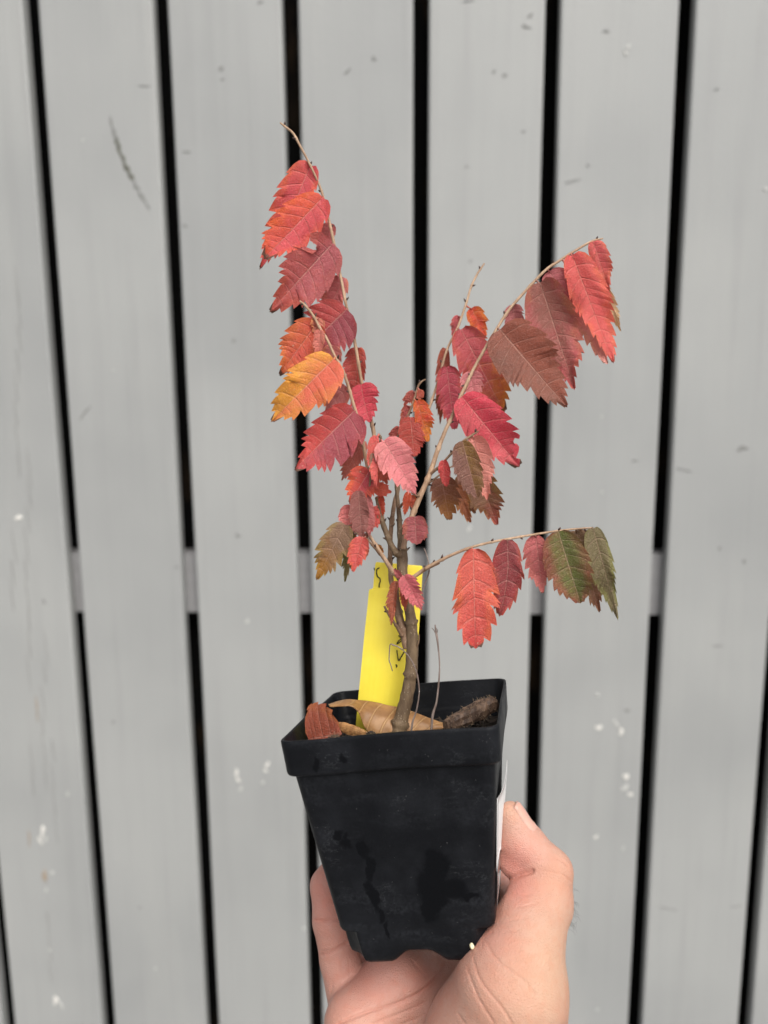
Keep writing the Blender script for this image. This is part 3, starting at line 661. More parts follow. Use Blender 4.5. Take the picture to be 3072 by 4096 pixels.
# --- left shoot (C)
leaf('C', 2, 598, 400, 185, 972, 215, 200, (206, 78, 64), (220, 112, 62), (.4, .5, .2), .0, 3, 2, teeth=9)
leaf('C', 2, 622, 335, 560, 500, 70, 90, (212, 118, 104), (214, 130, 100), db=2, dt=2, teeth=5)
leaf('C', 2, 640, 470, 618, 790, 60, 72, (206, 110, 100), (214, 130, 110), db=-2, dt=-2, roll=.4)
leaf('C', 2, 775, 635, 740, 910, 110, 120, (204, 112, 112), (208, 120, 116), db=4, dt=8, teeth=6)
leaf('C', 2, 788, 790, 95, 1476, 240, 285, (222, 98, 76), (232, 150, 58), (.5, .25, .6), -.05, -4, -9, teeth=9)
leaf('C', 2, 930, 1095, 690, 1390, 120, 130, (198, 116, 118), (204, 110, 106), db=4, dt=8, teeth=6)
leaf('C', 2, 1012, 1365, 330, 2012, 235, 310, (164, 68, 80), (206, 72, 70), (.7, .1, .7), .03, -4, -10, teeth=10)
leaf('C', 2, 1112, 1690, 866, 2140, 110, 115, (180, 90, 82), (190, 100, 84), db=4, dt=7, dry=-.1, roll=.2)
leaf('C', 5, 772, 362, 545, 735, 170, 190, (182, 62, 74), (212, 80, 66), (.1, .35, .6), -.12, -3, -6, teeth=7)
leaf('C', 5, 648, 590, 682, 1112, 118, 95, (142, 80, 76), (152, 84, 80), (.2, .2, .2), db=-6, dt=-9, teeth=8, depth=.12, p=.6, q=.6)
leaf('C', 5, 718, 645, 762, 1142, 30, 62, (176, 94, 96), (180, 90, 90), db=-4, dt=-6, roll=-.5, depth=.1)
leaf('C', 5, 560, 745, 510, 1072, 110, 100, (222, 116, 118), (226, 128, 126), db=1, dt=2, teeth=8)
leaf('C', 5, 500, 962, 175, 1576, 160, 175, (134, 98, 78), (168, 110, 42), (1.0, .0, .0), -.3, -3, -5, teeth=8, depth=.24)
leaf('C', 5, 575, 1040, 490, 1586, 70, 85, (100, 102, 52), (130, 104, 70), db=2, dt=5, teeth=8, depth=.24)
leaf('I', 5, 692, 1104, 590, 1492, 118, 112, (206, 76, 74), (210, 88, 80), db=-1, dt=-4, teeth=7, depth=.22)
leaf('I', 5, 735, 1060, 728, 1345, 40, 45, (174, 86, 76), (186, 96, 80), db=6, dt=8, roll=.4)
leaf('C', 5, 850, 1188, 926, 1275, 30, 34, (178, 112, 56), (160, 96, 50), db=4, dt=6, teeth=4)
# --- inner twig H and the cut stub
leaf('H', 5, 850, -20, 848, 560, 92, 26, (216, 84, 82), (222, 106, 92), db=-2, dt=-5, roll=.35, depth=.14, q=1.0)
leaf('H', 5, 800, 175, 822, 470, 36, 36, (142, 104, 86), (176, 96, 86), db=-4, dt=-5, depth=.08)
leaf('H', 5, 925, 35, 1290, 622, 195, 185, (226, 122, 130), (230, 138, 136), (.1, .2, .1), -.08, -3, -7, teeth=10, depth=.17, p=.42)
leaf('H', 5, 872, 268, 965, 522, 75, 80, (192, 88, 72), (206, 104, 84), db=2, dt=3, teeth=6)
leaf('H', 5, 885, 115, 775, 310, 85, 80, (214, 92, 104), (220, 108, 112), db=4, dt=6, teeth=6)
leaf('H', 5, 812, 560, 1020, 604, 75, 80, (214, 90, 70), (206, 76, 70), db=4, dt=6, teeth=6, depth=.12)
leaf('A', 5, 800, 766, 862, 1000, 55, 66, (210, 80, 78), (216, 96, 88), db=-3, dt=-4, teeth=6)
leaf('A', 5, 878, 640, 908, 900, 26, 42, (212, 72, 48), (206, 82, 60), db=3, dt=3, roll=-.4)
# --- near the trunk
leaf('L', 5, 1062, 1588, 1008, 2076, 70, 48, (152, 70, 48), (166, 80, 58), db=-2, dt=-5, roll=.3, teeth=9)
leaf('L', 5, 1150, 1530, 1350, 1916, 110, 112, (204, 94, 104), (208, 106, 112), db=-3, dt=-6, teeth=9, p=.42)
leaf('L', 5, 1128, 1650, 1166, 1926, 40, 55, (198, 90, 74), (192, 86, 78), db=-1, dt=-2)
leaf('L', 5, 1112, 1545, 1036, 1455, 36, 36, (164, 72, 78), (172, 84, 84), db=-2, dt=-3, teeth=5)
leaf('R', 5, 1270, 876, 1288, 1186, 140, 128, (150, 66, 72), (160, 74, 80), (.3, .2, .1), -.35, -4, -9, teeth=7, depth=.10, p=.5, q=.42)
leaf('N', 5, 1205, 608, 1156, 862, 45, 42, (204, 78, 52), (196, 88, 58), db=-1, dt=-3, roll=.3)
leaf('N', 5, 1225, 636, 1248, 805, 52, 60, (196, 84, 64), (206, 96, 70), db=1, dt=2, teeth=5)
# --- middle shoot (B)
leaf('B', 4, 466, 420, 588, 876, 80, 116, (194, 56, 34), (212, 126, 36), (.75, .1, -.1), -.15, -2, -4, teeth=8, p=.5, q=.6)
leaf('B', 4, 392, 606, 432, 1044, 150, 128, (160, 52, 42), (186, 62, 56), (.3, .1, .1), db=-3, dt=-6, teeth=8, p=.5, q=.55)
leaf('B', 4, 428, 318, 318, 480, 55, 58, (176, 78, 72), (188, 86, 78), db=2, dt=4, teeth=5)
leaf('B', 4, 365, 475, 282, 705, 54, 56, (184, 82, 82), (192, 92, 88), db=2, dt=4, teeth=6)
leaf('B', 4, 492, 297, 486, 435, 30, 52, (174, 72, 56), (182, 92, 62), db=-1, dt=-2, teeth=5)
leaf('B', 4, 265, 712, 138, 875, 45, 42, (166, 66, 62), (176, 76, 70), db=2, dt=4, teeth=6)
# --- far right shoot, a little out of focus (E)
leaf('E', 4, 792, 48, 880, 740, 145, 160, (172, 58, 74), (186, 66, 82), (.2, .2, .1), db=-3, dt=-2, p=.5, q=.6)
leaf('E', 3, 172, 1024, 122, 1655, 55, 48, (160, 70, 58), (178, 92, 62), (.6, .2, .1), db=4, dt=6, roll=.3)
leaf('E', 3, 300, 865, 655, 1548, 170, 168, (180, 68, 76), (226, 128, 44), (.75, .0, -.15), -.05, -3, -6, teeth=10, p=.5, q=.55)
leaf('E', 3, 385, 690, 505, 925, 75, 78, (206, 66, 44), (228, 130, 36), (.1, .4, -.1), db=2, dt=4, teeth=6)
leaf('E', 3, 278, 752, 222, 918, 42, 36, (196, 84, 92), (204, 96, 100), db=2, dt=4, teeth=6)
# --- right shoot (R)
leaf('R', 3, 624, 866, 1172, 1526, 225, 232, (148, 74, 58), (132, 84, 74), (.1, .15, .45), -.4, -3, -9, teeth=12, depth=.15, p=.42)
leaf('R', 3, 955, 477, 1246, 1370, 190, 196, (152, 86, 78), (186, 78, 84), (.65, .4, .0), -.4, -3, -8, teeth=12, depth=.15)
leaf('R', 3, 1222, 250, 1556, 1160, 130, 160, (218, 82, 82), (222, 100, 92), (.3, .2, .2), -.14, -2, -5, teeth=12, depth=.14)
leaf('R', 3, 1235, 420, 1490, 1150, 165, 110, (236, 150, 148), (238, 160, 150), db=3, dt=2, teeth=10)
leaf('R', 3, 1395, 140, 1538, 565, 62, 92, (212, 84, 88), (220, 110, 84), (.4, .2, .1), db=-1, dt=-2, teeth=10, depth=.12, roll=.1)
leaf('R', 3, 1470, 480, 1622, 882, 60, 50, (236, 190, 152), (232, 176, 128), db=3, dt=4, teeth=9)
leaf('R', 3, 1030, 385, 1225, 690, 115, 130, (204, 108, 116), (212, 118, 122), db=3, dt=5, teeth=8, bites=((.3, -1, .08, .5),))
leaf('R', 3, 728, 662, 760, 905, 90, 90, (188, 104, 108), (196, 114, 114), db=3, dt=5, teeth=7)
leaf('R', 4, 962, 378, 1592, 1152, 225, 240, (210, 58, 78), (220, 94, 102), (.2, .0, .6), -.08, -4, -10, teeth=9, depth=.15, p=.5, q=.55, bites=((.68, -1, .07, .42), (.88, -1, .045, .8)))
leaf('R', 4, 1055, 100, 1110, 430, 135, 130, (204, 112, 120), (214, 126, 128), db=3, dt=3, teeth=7)
# --- spur F and G
leaf('F', 4, 968, 870, 1127, 1512, 178, 130, (124, 86, 42), (118, 72, 62), (.3, .3, .8), -.4, -2, -6, teeth=9, depth=.12, p=.6, q=.62)
leaf('F', 4, 1088, 825, 1242, 1532, 120, 152, (226, 138, 130), (220, 118, 108), (.3, .2, .1), -.1, 1, 0, teeth=10, depth=.16, p=.5)
leaf('F', 4, 758, 1080, 786, 1372, 66, 62, (186, 54, 56), (192, 66, 62), db=-2, dt=-4, teeth=7, depth=.1, q=.6)
leaf('G', 4, 735, 1275, 826, 1742, 160, 165, (130, 76, 60), (158, 98, 52), (.9, .0, .0), -.12, -1, -3, teeth=7, depth=.26, p=.42, q=.6)
leaf('G', 4, 905, 1360, 1066, 1776, 90, 72, (188, 114, 80), (180, 96, 74), db=3, dt=4, teeth=7, depth=.24)
leaf('G', 4, 1150, 1230, 1342, 1802, 205, 180, (140, 94, 72), (168, 70, 66), (.7, .0, .0), -.3, 2, 0, teeth=8, depth=.22)
leaf('G', 4, 960, 1230, 1112, 1672, 130, 120, (138, 86, 66), (150, 92, 66), db=6, dt=6, teeth=8, depth=.22)
# --- low right shoot (Q)
leaf('Q', 6, 474, 285, 490, 1060, 168, 190, (216, 92, 82), (194, 58, 58), (.85, .0, .0), -.12, -1, -3, teeth=8, depth=.22, p=.6, q=.55)
leaf('Q', 6, 742, 215, 672, 796, 118, 122, (138, 56, 62), (168, 58, 60), (.3, .55, .0), -.3, 0, 3, teeth=8, depth=.12, p=.5, q=.62, bend=-.05)
leaf('Q', 6, 962, 182, 1016, 637, 112, 90, (204, 104, 108), (212, 116, 110), db=1, dt=3, teeth=8)
leaf('Q', 6, 1140, 150, 1312, 717, 180, 168, (100, 100, 50), (138, 72, 58), (.15, .6, .25), -.4, -2, -5, teeth=10, depth=.13, p=.5, q=.55)
leaf('Q', 6, 1275, 140, 1467, 792, 100, 115, (132, 100, 78), (140, 80, 60), (.7, .1, .0), -.3, 3, 5, teeth=9)
leaf('Q', 6, 1410, 124, 1611, 828, 88, 78, (116, 100, 70), (128, 108, 80), (.2, .2, .3), -.3, -3, -4, teeth=10, depth=.12, roll=.2)

# ------------------------------------------------------------------ yellow plant tag
TL = [(707, 84), (700, 100), (690, 200), (686, 262), (680, 270), (661, 274), (655, 290), (645, 400), (627, 560), (607, 770), (585, 1000), (566, 1200), (560, 1300)]
TRT = [(1016, 108), (1028, 114), (1032, 132), (1022, 300), (1006, 560), (985, 760), (950, 950), (900, 1180), (880, 1300)]
def edge_x(E_, y):
    for (x0, y0), (x1, y1) in zip(E_, E_[1:]):
        if y <= y1: f = max(0, (y-y0)/(y1-y0)); return x0+(x1-x0)*f
    return E_[-1][0]
def tag_depth(y, x=None):
    u = 0.5 if x is None else (x-edge_x(TL, y))/max(1, edge_x(TRT, y)-edge_x(TL, y))
    return 0.3560+0.004*(1-(y-80)/1200)+0.0030*(2*u-1)**2+0.0008*math.sin(y*0.006)
YS = sorted(set([84, 88, 94, 100, 112, 125, 260, 266, 270, 272, 274, 280, 290]+[84+40*k for k in range(31)])); nc_ = 10; fr = []
for y in YS:
    for j in range(nc_+1):
        u = j/nc_; yy = y+26*u*max(0, 1-(y-84)/300); xx = edge_x(TL, y)+(edge_x(TRT, yy)-edge_x(TL, y))*u
        fr.append(at(7, xx, yy, tag_depth(yy, xx)))
n = len(fr); bk = [p_+FWD*0.0005 for p_ in fr]; TR = at(7, 720, 1290, tag_depth(1290))
Vt = fr+bk; Ft = []; w1 = nc_+1; nr = len(YS)
for i in range(nr-1):
    for j in range(nc_):
        q_ = (i*w1+j, i*w1+j+1, (i+1)*w1+j+1, (i+1)*w1+j); Ft.append(q_[::-1]); Ft.append(tuple(n+e for e in q_))
    for j in (0, nc_): Ft.append((i*w1+j, (i+1)*w1+j, n+(i+1)*w1+j, n+i*w1+j))
for i in (0, nr-1):
    for j in range(nc_): Ft.append((i*w1+j, i*w1+j+1, n+i*w1+j+1, n+i*w1+j))
troot = empty('plant_tag', TR)
tag(troot, 'bright yellow plastic plant tag standing in the pot behind the trunk', 'tag')
mesh_obj('tag_plate', [v-TR for v in Vt], Ft, M['yellow'], troot, smooth=False)
INK = [[(728, 125), (712, 135), (709, 160), (718, 188), (732, 200), (735, 222), (728, 240), (727, 262)], [(862, 596), (876, 606), (880, 620), (866, 632), (852, 654), (862, 650), (886, 632)], [(851, 700), (856, 735), (864, 772), (880, 748), (902, 712)],
       [(843, 802), (852, 806), (848, 820)], [(884, 415), (893, 432), (888, 442)], [(903, 530), (910, 540)], [(690, 124), (694, 134), (692, 142)]]
for st_ in INK:
    P = [(*at(7, x, y, tag_depth(y, x)-0.0003), 0.00028) for x, y in st_]
    V_, F_ = tube_data(catmull(P, 5), 6, 0.25, 3); mesh_obj('ink_mark', [v-TR for v in V_], F_, M['ink'], troot)

# ------------------------------------------------------------------ litter in the pot
def sheet(name, rows_, mat, label, cat, thick=0.0003):
    """rows_: list of rows of (x, y, depth) in frame 7; smoothed into a curved sheet"""
    R_ = [[(*at(7, *p), 0) for p in r_] for r_ in rows_]
    R2 = [catmull(r_, 6) for r_ in R_]
    cols = [catmull([R2[i][j] for i in range(len(R2))], 6) for j in range(len(R2[0]))]
    nI, nJ = len(cols[0]), len(cols); V, F, LC = [], [], []
    for i in range(nI):
        for j in range(nJ):
            p = Vector(cols[j][i][:3]); p += FWD*0.0006*mnoise.noise(p*260); V.append(p); LC.append((i/nI, j/nJ, j/nJ*9+i/nI*1.5))
    for i in range(nI-1):
        for j in range(nJ-1): F.append((i*nJ+j, i*nJ+j+1, (i+1)*nJ+j+1, (i+1)*nJ+j))
    o = mesh_obj(name, V, F, mat, None, V[len(V)//2]); add_lc(o.data, LC)
    sm = o.modifiers.new('thickness', 'SOLIDIFY'); sm.thickness = thick
    return tag(o, label, cat)
sheet('fallen_leaf', [[(372, 1082, .349), (440, 1058, .350), (520, 1046, .351), (600, 1052, .351), (700, 1066, .351), (800, 1088, .350), (900, 1108, .350), (1000, 1146, .350), (1100, 1184, .349), (1205, 1222, .348)],
                      [(376, 1086, .344), (450, 1072, .344), (530, 1072, .345), (608, 1092, .347), (700, 1110, .346), (800, 1140, .346), (900, 1165, .346), (1000, 1195, .346), (1090, 1220, .346), (1180, 1242, .346)],
                      [(382, 1092, .343), (455, 1088, .341), (535, 1096, .341), (622, 1150, .343), (700, 1200, .342), (800, 1220, .342), (900, 1240, .343), (1000, 1250, .344), (1090, 1256, .345), (1170, 1258, .346)],
                      [(384, 1094, .343), (458, 1092, .341), (560, 1098, .341), (628, 1240, .342), (700, 1310, .340), (800, 1320, .340), (900, 1310, .342), (1000, 1300, .343), (1090, 1290, .345), (1165, 1275, .346)]],
      M['dead_leaf'], 'large curled brown dead leaf lying in the pot across the trunk foot', 'leaf')
B7, T7 = at(7, 232, 1322, 0.327), at(7, 470, 1290, 0.322)
V, F, LC = leaf_data(B7, T7, size(7, 30, .325), size(7, 228, .325), 0.0, 0.35, teeth=7, depth=.06, p=.6, q=.40, seed=77, shear=.03)
o = mesh_obj('fallen_leaf', V, F, M['leaf'], None, B7); add_lc(o.data, LC)
o['cA'] = [v*0.78 for v in lin((170, 84, 60))]; o['cB'] = [v*0.78 for v in lin((188, 102, 76))]; o['mk'] = [0.2, 0.4, 0.2]; o['dry'] = -0.5
tag(o, 'fallen salmon red leaf standing on edge in the left corner of the pot', 'leaf')
def chunk(name, P, mat, label, cat, flat=0.6, seed=0, fibres=0, tilt=0.0):
    """P: spine of (x, y, depth, width px) in frame 7"""
    C_ = catmull([(*at(7, x, y, d), size(7, w_, d)/2) for x, y, d, w_ in P], 6)
    V, F = [], []; S_ = 14; n = len(C_); rnd = random.Random(seed)
    for i, c in enumerate(C_):
        p = Vector(c[:3]); t = (Vector(C_[min(n-1, i+1)][:3])-Vector(C_[max(0, i-1)][:3])).normalized(); up = (UPV-t*UPV.dot(t)).normalized(); bi = t.cross(up)
        for s in range(S_):
            a = 2*math.pi*s/S_; r = c[3]*(1+0.22*mnoise.noise(p*120+Vector((s*0.8, seed, 0)))+0.07*rnd.uniform(-1, 1))
            sq = 1/max(abs(math.cos(a)), abs(math.sin(a)))**0.7
            V.append(p+(up*math.sin(a)+bi*math.cos(a)*flat)*r*sq)
    for i in range(n-1):
        for s in range(S_): F.append((i*S_+s, i*S_+(s+1) % S_, (i+1)*S_+(s+1) % S_, (i+1)*S_+s))
    F.append(tuple(range(S_))[::-1]); F.append(tuple((n-1)*S_+s for s in range(S_)))
    org = Vector(C_[n//2][:3]); root = empty(name, org); tag(root, label, cat)
    mesh_obj('chunk_body', [v-org for v in V], F, mat, root, smooth=False)
    if fibres:
        data = []
        for k in range(fibres):
            i = rnd.randrange(1, n-1); s = rnd.randrange(S_); p = V[i*S_+s]; c = Vector(C_[i][:3]); d = (p-c).normalized()
            d = (d+Vector((rnd.uniform(-.7, .7), rnd.uniform(-.5, .5), rnd.uniform(-.5, .5)))).normalized(); L = rnd.uniform(.0006, .0016)
            data.append(tube_data([(*p, .00010), (*(p+d*L*.5+UPV*.0001), .00008), (*(p+d*L), .00003)], 3, 0, k))
        v_, f_ = merge(data); fo = mesh_obj('fibre_fuzz', [q-org for q in v_], f_, M['fibre'], root); fo['kind'] = 'stuff'
    return root
chunk('bark_chunk', [(1190, 1225, .330, 60), (1260, 1195, .334, 95), (1360, 1150, .338, 110), (1450, 1105, .342, 115), (1520, 1075, .345, 100), (1540, 1062, .346, 70)], M['barkchunk'], 'dark fibrous bark chunk in the right corner of the pot', 'bark', .8, 4, 130)
chunk('wood_chip', [(425, 1228, .327, 36), (470, 1238, .326, 62), (560, 1268, .323, 66), (640, 1300, .320, 56), (700, 1330, .318, 30)], M['woodchip'], 'orange brown wood chip beside the fallen salmon leaf', 'wood chip', .7, 9)
chunk('soil_clump', [(640, 1290, .318, 20), (670, 1282, .318, 34), (700, 1296, .317, 24)], M['soil'], 'small black soil clump in front of the brown dead leaf', 'soil clump', .8, 12, 14)
chunk('bark_flake', [(370, 1318, .314, 14), (410, 1306, .314, 26), (450, 1302, .314, 16)], M['barkchunk'], 'small frayed bark flake at the front rim below the salmon leaf', 'bark', .7, 15, 40)
def dry_twig(pts, label, mat=None, fork=()):
    P = [(*at(7, x, y, d), size(7, w_, d)/2) for x, y, w_, d in pts]; C_ = catmull(P, 6)
    data = [tube_data(C_, 8, 0.12, len(label))]
    for f in fork: data.append(tube_data(catmull([(*at(7, x, y, d), size(7, w_, d)/2) for x, y, w_, d in f], 4), 6, 0.1, 2))
    V_, F_ = merge(data); o = mesh_obj('dry_twig', V_, F_, mat or M['dead'], None, Vector(C_[0][:3]))
    return tag(o, label, 'twig')
dry_twig([(1088, 1300, 17, .333), (1094, 1230, 17, .333), (1102, 1150, 19, .333), (1126, 1070, 14, .333), (1142, 950, 12, .333), (1150, 800, 10, .333), (1138, 660, 12, .333), (1126, 580, 15, .333), (1118, 522, 8, .333)],
         'upright dry twig with a frayed tip standing right of the trunk', None,
         [[(1128, 600, 7, .333), (1110, 560, 6, .332), (1094, 545, 4, .331)], [(1128, 590, 7, .333), (1136, 562, 5, .332), (1128, 548, 3, .331)]])
dry_twig([(948, 1300, 12, .331), (962, 1200, 13, .331), (985, 1130, 11, .331), (1004, 1030, 10, .331), (1006, 960, 10, .331), (990, 860, 10, .331), (955, 775, 9, .331), (905, 710, 9, .330), (860, 676, 9, .330), (818, 662, 11, .330)],
         'thin pale arched stem with a bent hanging end crossing the yellow tag', None,
         [[(838, 668, 10, .330), (806, 658, 9, .330), (800, 700, 8, .330), (797, 770, 8, .330), (808, 800, 7, .330), (820, 845, 7, .330)]])
dry_twig([(1036, 340, 6, .336), (1032, 280, 7, .336), (1058, 210, 8, .336), (1076, 150, 11, .336), (1074, 100, 7, .336), (1064, 50, 7, .336), (1050, 10, 7, .336), (1040, -12, 9, .336)],
         'hair-thin dry tendril hanging over the base of the low right branch')

# ------------------------------------------------------------------ hand
def hp(x, y, d): return at(8, x, y, d)
def hr(px, d): return size(8, px, d)
CAPS = []   # (p, q, r1, r2, blend)
def cap(a, b, k=0.006):
    CAPS.append((np.array(hp(a[0], a[1], a[2])), np.array(hp(b[0], b[1], b[2])), hr(a[3], a[2]), hr(b[3], b[2]), k))
# palm, wrist, forearm
cap((820, 1640, .352, 210), (960, 2150, .340, 300)); cap((960, 2150, .340, 300), (1020, 3000, .325, 330), .012)
cap((900, 1450, .366, 170), (760, 1700, .350, 240), .012)
cap((560, 1420, .370, 120), (860, 1400, .374, 130), .010)
cap((690, 1300, .350, 150), (500, 1530, .338, 160), .005); cap((500, 1530, .338, 160), (640, 1850, .338, 250), .010)
cap((690, 1300, .350, 150), (900, 1330, .366, 140), .010)
cap((860, 1400, .360, 165), (1040, 1480, .350, 190), .012); cap((880, 1250, .376, 150), (1060, 1300, .362, 150), .010); cap((700, 1420, .352, 150), (900, 1520, .348, 170), .010)
cap((1310, 1000, .338, 120), (1205, 850, .375, 100), .006)
# thumb
cap((1345, 1085, .306, 182), (1272, 1350, .300, 262), .006); cap((1272, 1350, .300, 262), (1190, 1640, .308, 335), .010); cap((1190, 1640, .308, 335), (1010, 2150, .328, 300), .012)
cap((1412, 905, .317, 166), (1350, 1070, .308, 184), .004)
cap((1466, 752, .321, 112), (1425, 900, .319, 150), .004)
cap((1335, 610, .326, 104), (1466, 745, .321, 112), .003)
cap((1268, 445, .327, 56), (1330, 600, .326, 104), .003); cap((1300, 690, .327, 92), (1335, 610, .326, 104), .002)
cap((1270, 480, .327, 60), (1300, 680, .327, 90), .003)
# little finger beside the pot, other fingers behind it
cap((455, 1460, .352, 112), (395, 1200, .356, 100), .003); cap((395, 1200, .356, 100), (355, 1000, .357, 97), .002); cap((355, 1000, .357, 97), (338, 820, .359, 92), .002); cap((338, 820, .359, 92), (375, 745, .361, 78), .002)
cap((560, 1380, .376, 110), (520, 1090, .390, 98), .004); cap((520, 1090, .390, 98), (540, 800, .392, 92), .002); cap((540, 800, .392, 92), (590, 640, .388, 80), .002)
cap((700, 1360, .382, 110), (690, 1050, .396, 98), .004); cap((690, 1050, .396, 98), (700, 760, .396, 92), .002); cap((700, 760, .396, 92), (740, 590, .390, 80), .002)
cap((880, 1370, .384, 110), (860, 1080, .396, 98), .004); cap((860, 1080, .396, 98), (860, 800, .394, 92), .002); cap((860, 800, .394, 92), (880, 650, .387, 80), .002)
def sdf(P):
    d = None
    for a, b, r1, r2, k in CAPS:
        ab = b-a; t = np.clip(((P-a)@ab)/(ab@ab), 0, 1); c = np.linalg.norm(P-a-t[:, None]*ab, axis=1)-(r1+(r2-r1)*t)
        if d is None: d = c
        else:
            h = np.clip(0.5+0.5*(d-c)/k, 0, 1); d = d*(1-h)+c*h-k*h*(1-h)
    return d
VOX = 0.00115
allp = np.array([c[0] for c in CAPS]+[c[1] for c in CAPS]); lo = allp.min(0)-0.034; hi = allp.max(0)+0.034
zcut = np.array(hp(1000, 2500, .33))[2]; lo[2] = zcut
dims = ((hi-lo)/VOX).astype(int)+1
gx = [lo[i]+VOX*np.arange(dims[i]) for i in range(3)]
# coarse pass to skip empty space, then exact values near the surface
vals = np.full(tuple(dims), 0.05, dtype=np.float32)
step = 8
X, Y, Z = np.meshgrid(gx[0][::step], gx[1][::step], gx[2][::step], indexing='ij')
cv = sdf(np.stack([X.ravel(), Y.ravel(), Z.ravel()], 1)).reshape(X.shape)
near = np.abs(cv) < VOX*step*1.5
up_ = np.repeat(np.repeat(np.repeat(near, step, 0), step, 1), step, 2)
cvu = np.repeat(np.repeat(np.repeat(cv, step, 0), step, 1), step, 2)
h_ = step//2
pad = np.roll(up_, (-h_, -h_, -h_), (0, 1, 2)) | up_ | np.roll(up_, (h_, h_, h_), (0, 1, 2))
pad = pad[:dims[0], :dims[1], :dims[2]]; vals[...] = cvu[:dims[0], :dims[1], :dims[2]]
idx = np.argwhere(pad)
for s0 in range(0, len(idx), 400000):
    ii = idx[s0:s0+400000]; P = lo+VOX*ii
    vals[ii[:, 0], ii[:, 1], ii[:, 2]] = sdf(P)
# close the cut end of the forearm
vals[:, :, 0] = np.maximum(vals[:, :, 0], 0.0005)
def surface_nets(v, lo, vox):
    ins = v < 0
    c = [ins[a:v.shape[0]-1+a, b:v.shape[1]-1+b, d:v.shape[2]-1+d] for a in (0, 1) for b in (0, 1) for d in (0, 1)]
    cnt = sum(x.astype(np.int8) for x in c); act = (cnt > 0) & (cnt < 8)
    cells = np.argwhere(act); ids = -np.ones(act.shape, dtype=np.int64); ids[act] = np.arange(len(cells))
    acc = np.zeros((len(cells), 3)); num = np.zeros(len(cells))
    corners = [(a, b, d) for a in (0, 1) for b in (0, 1) for d in (0, 1)]
    cvv = {q: v[cells[:, 0]+q[0], cells[:, 1]+q[1], cells[:, 2]+q[2]] for q in corners}
    for i, q in enumerate(corners):
        for ax in range(3):
            if q[ax] == 0:
                r_ = list(q); r_[ax] = 1; r_ = tuple(r_); a, b = cvv[q], cvv[r_]; m = (a < 0) != (b < 0)
                t = np.where(m, a/np.where(m, a-b, 1), 0); p = np.zeros((len(cells), 3)); p[:] = q; p[:, ax] = t
                acc[m] += p[m]; num[m] += 1
    verts = lo+vox*(cells+acc/num[:, None]); faces = []
    for ax in range(3):
        sl0 = [slice(None)]*3; sl1 = [slice(None)]*3; sl0[ax] = slice(0, -1); sl1[ax] = slice(1, None)
        a = ins[tuple(sl0)]; b = ins[tuple(sl1)]; e = np.argwhere(a != b); o1, o2 = (ax+1) % 3, (ax+2) % 3
        ok = (e[:, o1] > 0) & (e[:, o2] > 0) & (e[:, o1] < v.shape[o1]-1) & (e[:, o2] < v.shape[o2]-1); e = e[ok]
        def cid(d1, d2):
            f = e.copy(); f[:, o1] -= d1; f[:, o2] -= d2; return ids[f[:, 0], f[:, 1], f[:, 2]]
        q = np.stack([cid(1, 1), cid(0, 1), cid(0, 0), cid(1, 0)], 1); flip = ~a[e[:, 0], e[:, 1], e[:, 2]]
        q[flip] = q[flip][:, ::-1]; faces.append(q)
    return verts, np.concatenate(faces)
hv, hf = surface_nets(vals, lo, VOX)
HB = hp(1000, 2450, .33)
hroot = empty('hand', HB)
tag(hroot, 'bare hand gripping the black pot from below, thumb pressed on its right side', 'hand')
me = bpy.data.meshes.new('palm_and_fingers'); me.from_pydata((hv-np.array(HB)).tolist(), [], hf.tolist()); me.update()
ho = bpy.data.objects.new('palm_and_fingers', me); link(ho, hroot)
sm = ho.modifiers.new('smooth', 'SMOOTH'); sm.factor = 0.5; sm.iterations = 3
sb = ho.modifiers.new('sub', 'SUBSURF'); sb.levels = 1; sb.render_levels = 1
bpy.context.view_layer.update()
dg = bpy.context.evaluated_depsgraph_get(); me2 = bpy.data.meshes.new_from_object(ho.evaluated_get(dg)); ho.modifiers.clear(); ho.data = me2
nv = len(me2.vertices); co = np.empty(nv*3, dtype=np.float64); me2.vertices.foreach_get('co', co); co = co.reshape(-1, 3)+np.array(HB)
no = np.empty(nv*3, dtype=np.float64); me2.vertices.foreach_get('normal', no); no = no.reshape(-1, 3)
rel = co-np.array(CAM); dd = rel@np.array(FWD); pu = 1536+FPX*(rel@np.array(RGT))/dd; pv = 2048-FPX*(rel@np.array(UPV))/dd
zx, zy = (pu-1050)*1.2762, (pv-2900)*1.2762
face = np.clip(-(no@np.array(FWD))*2.0, 0, 1)
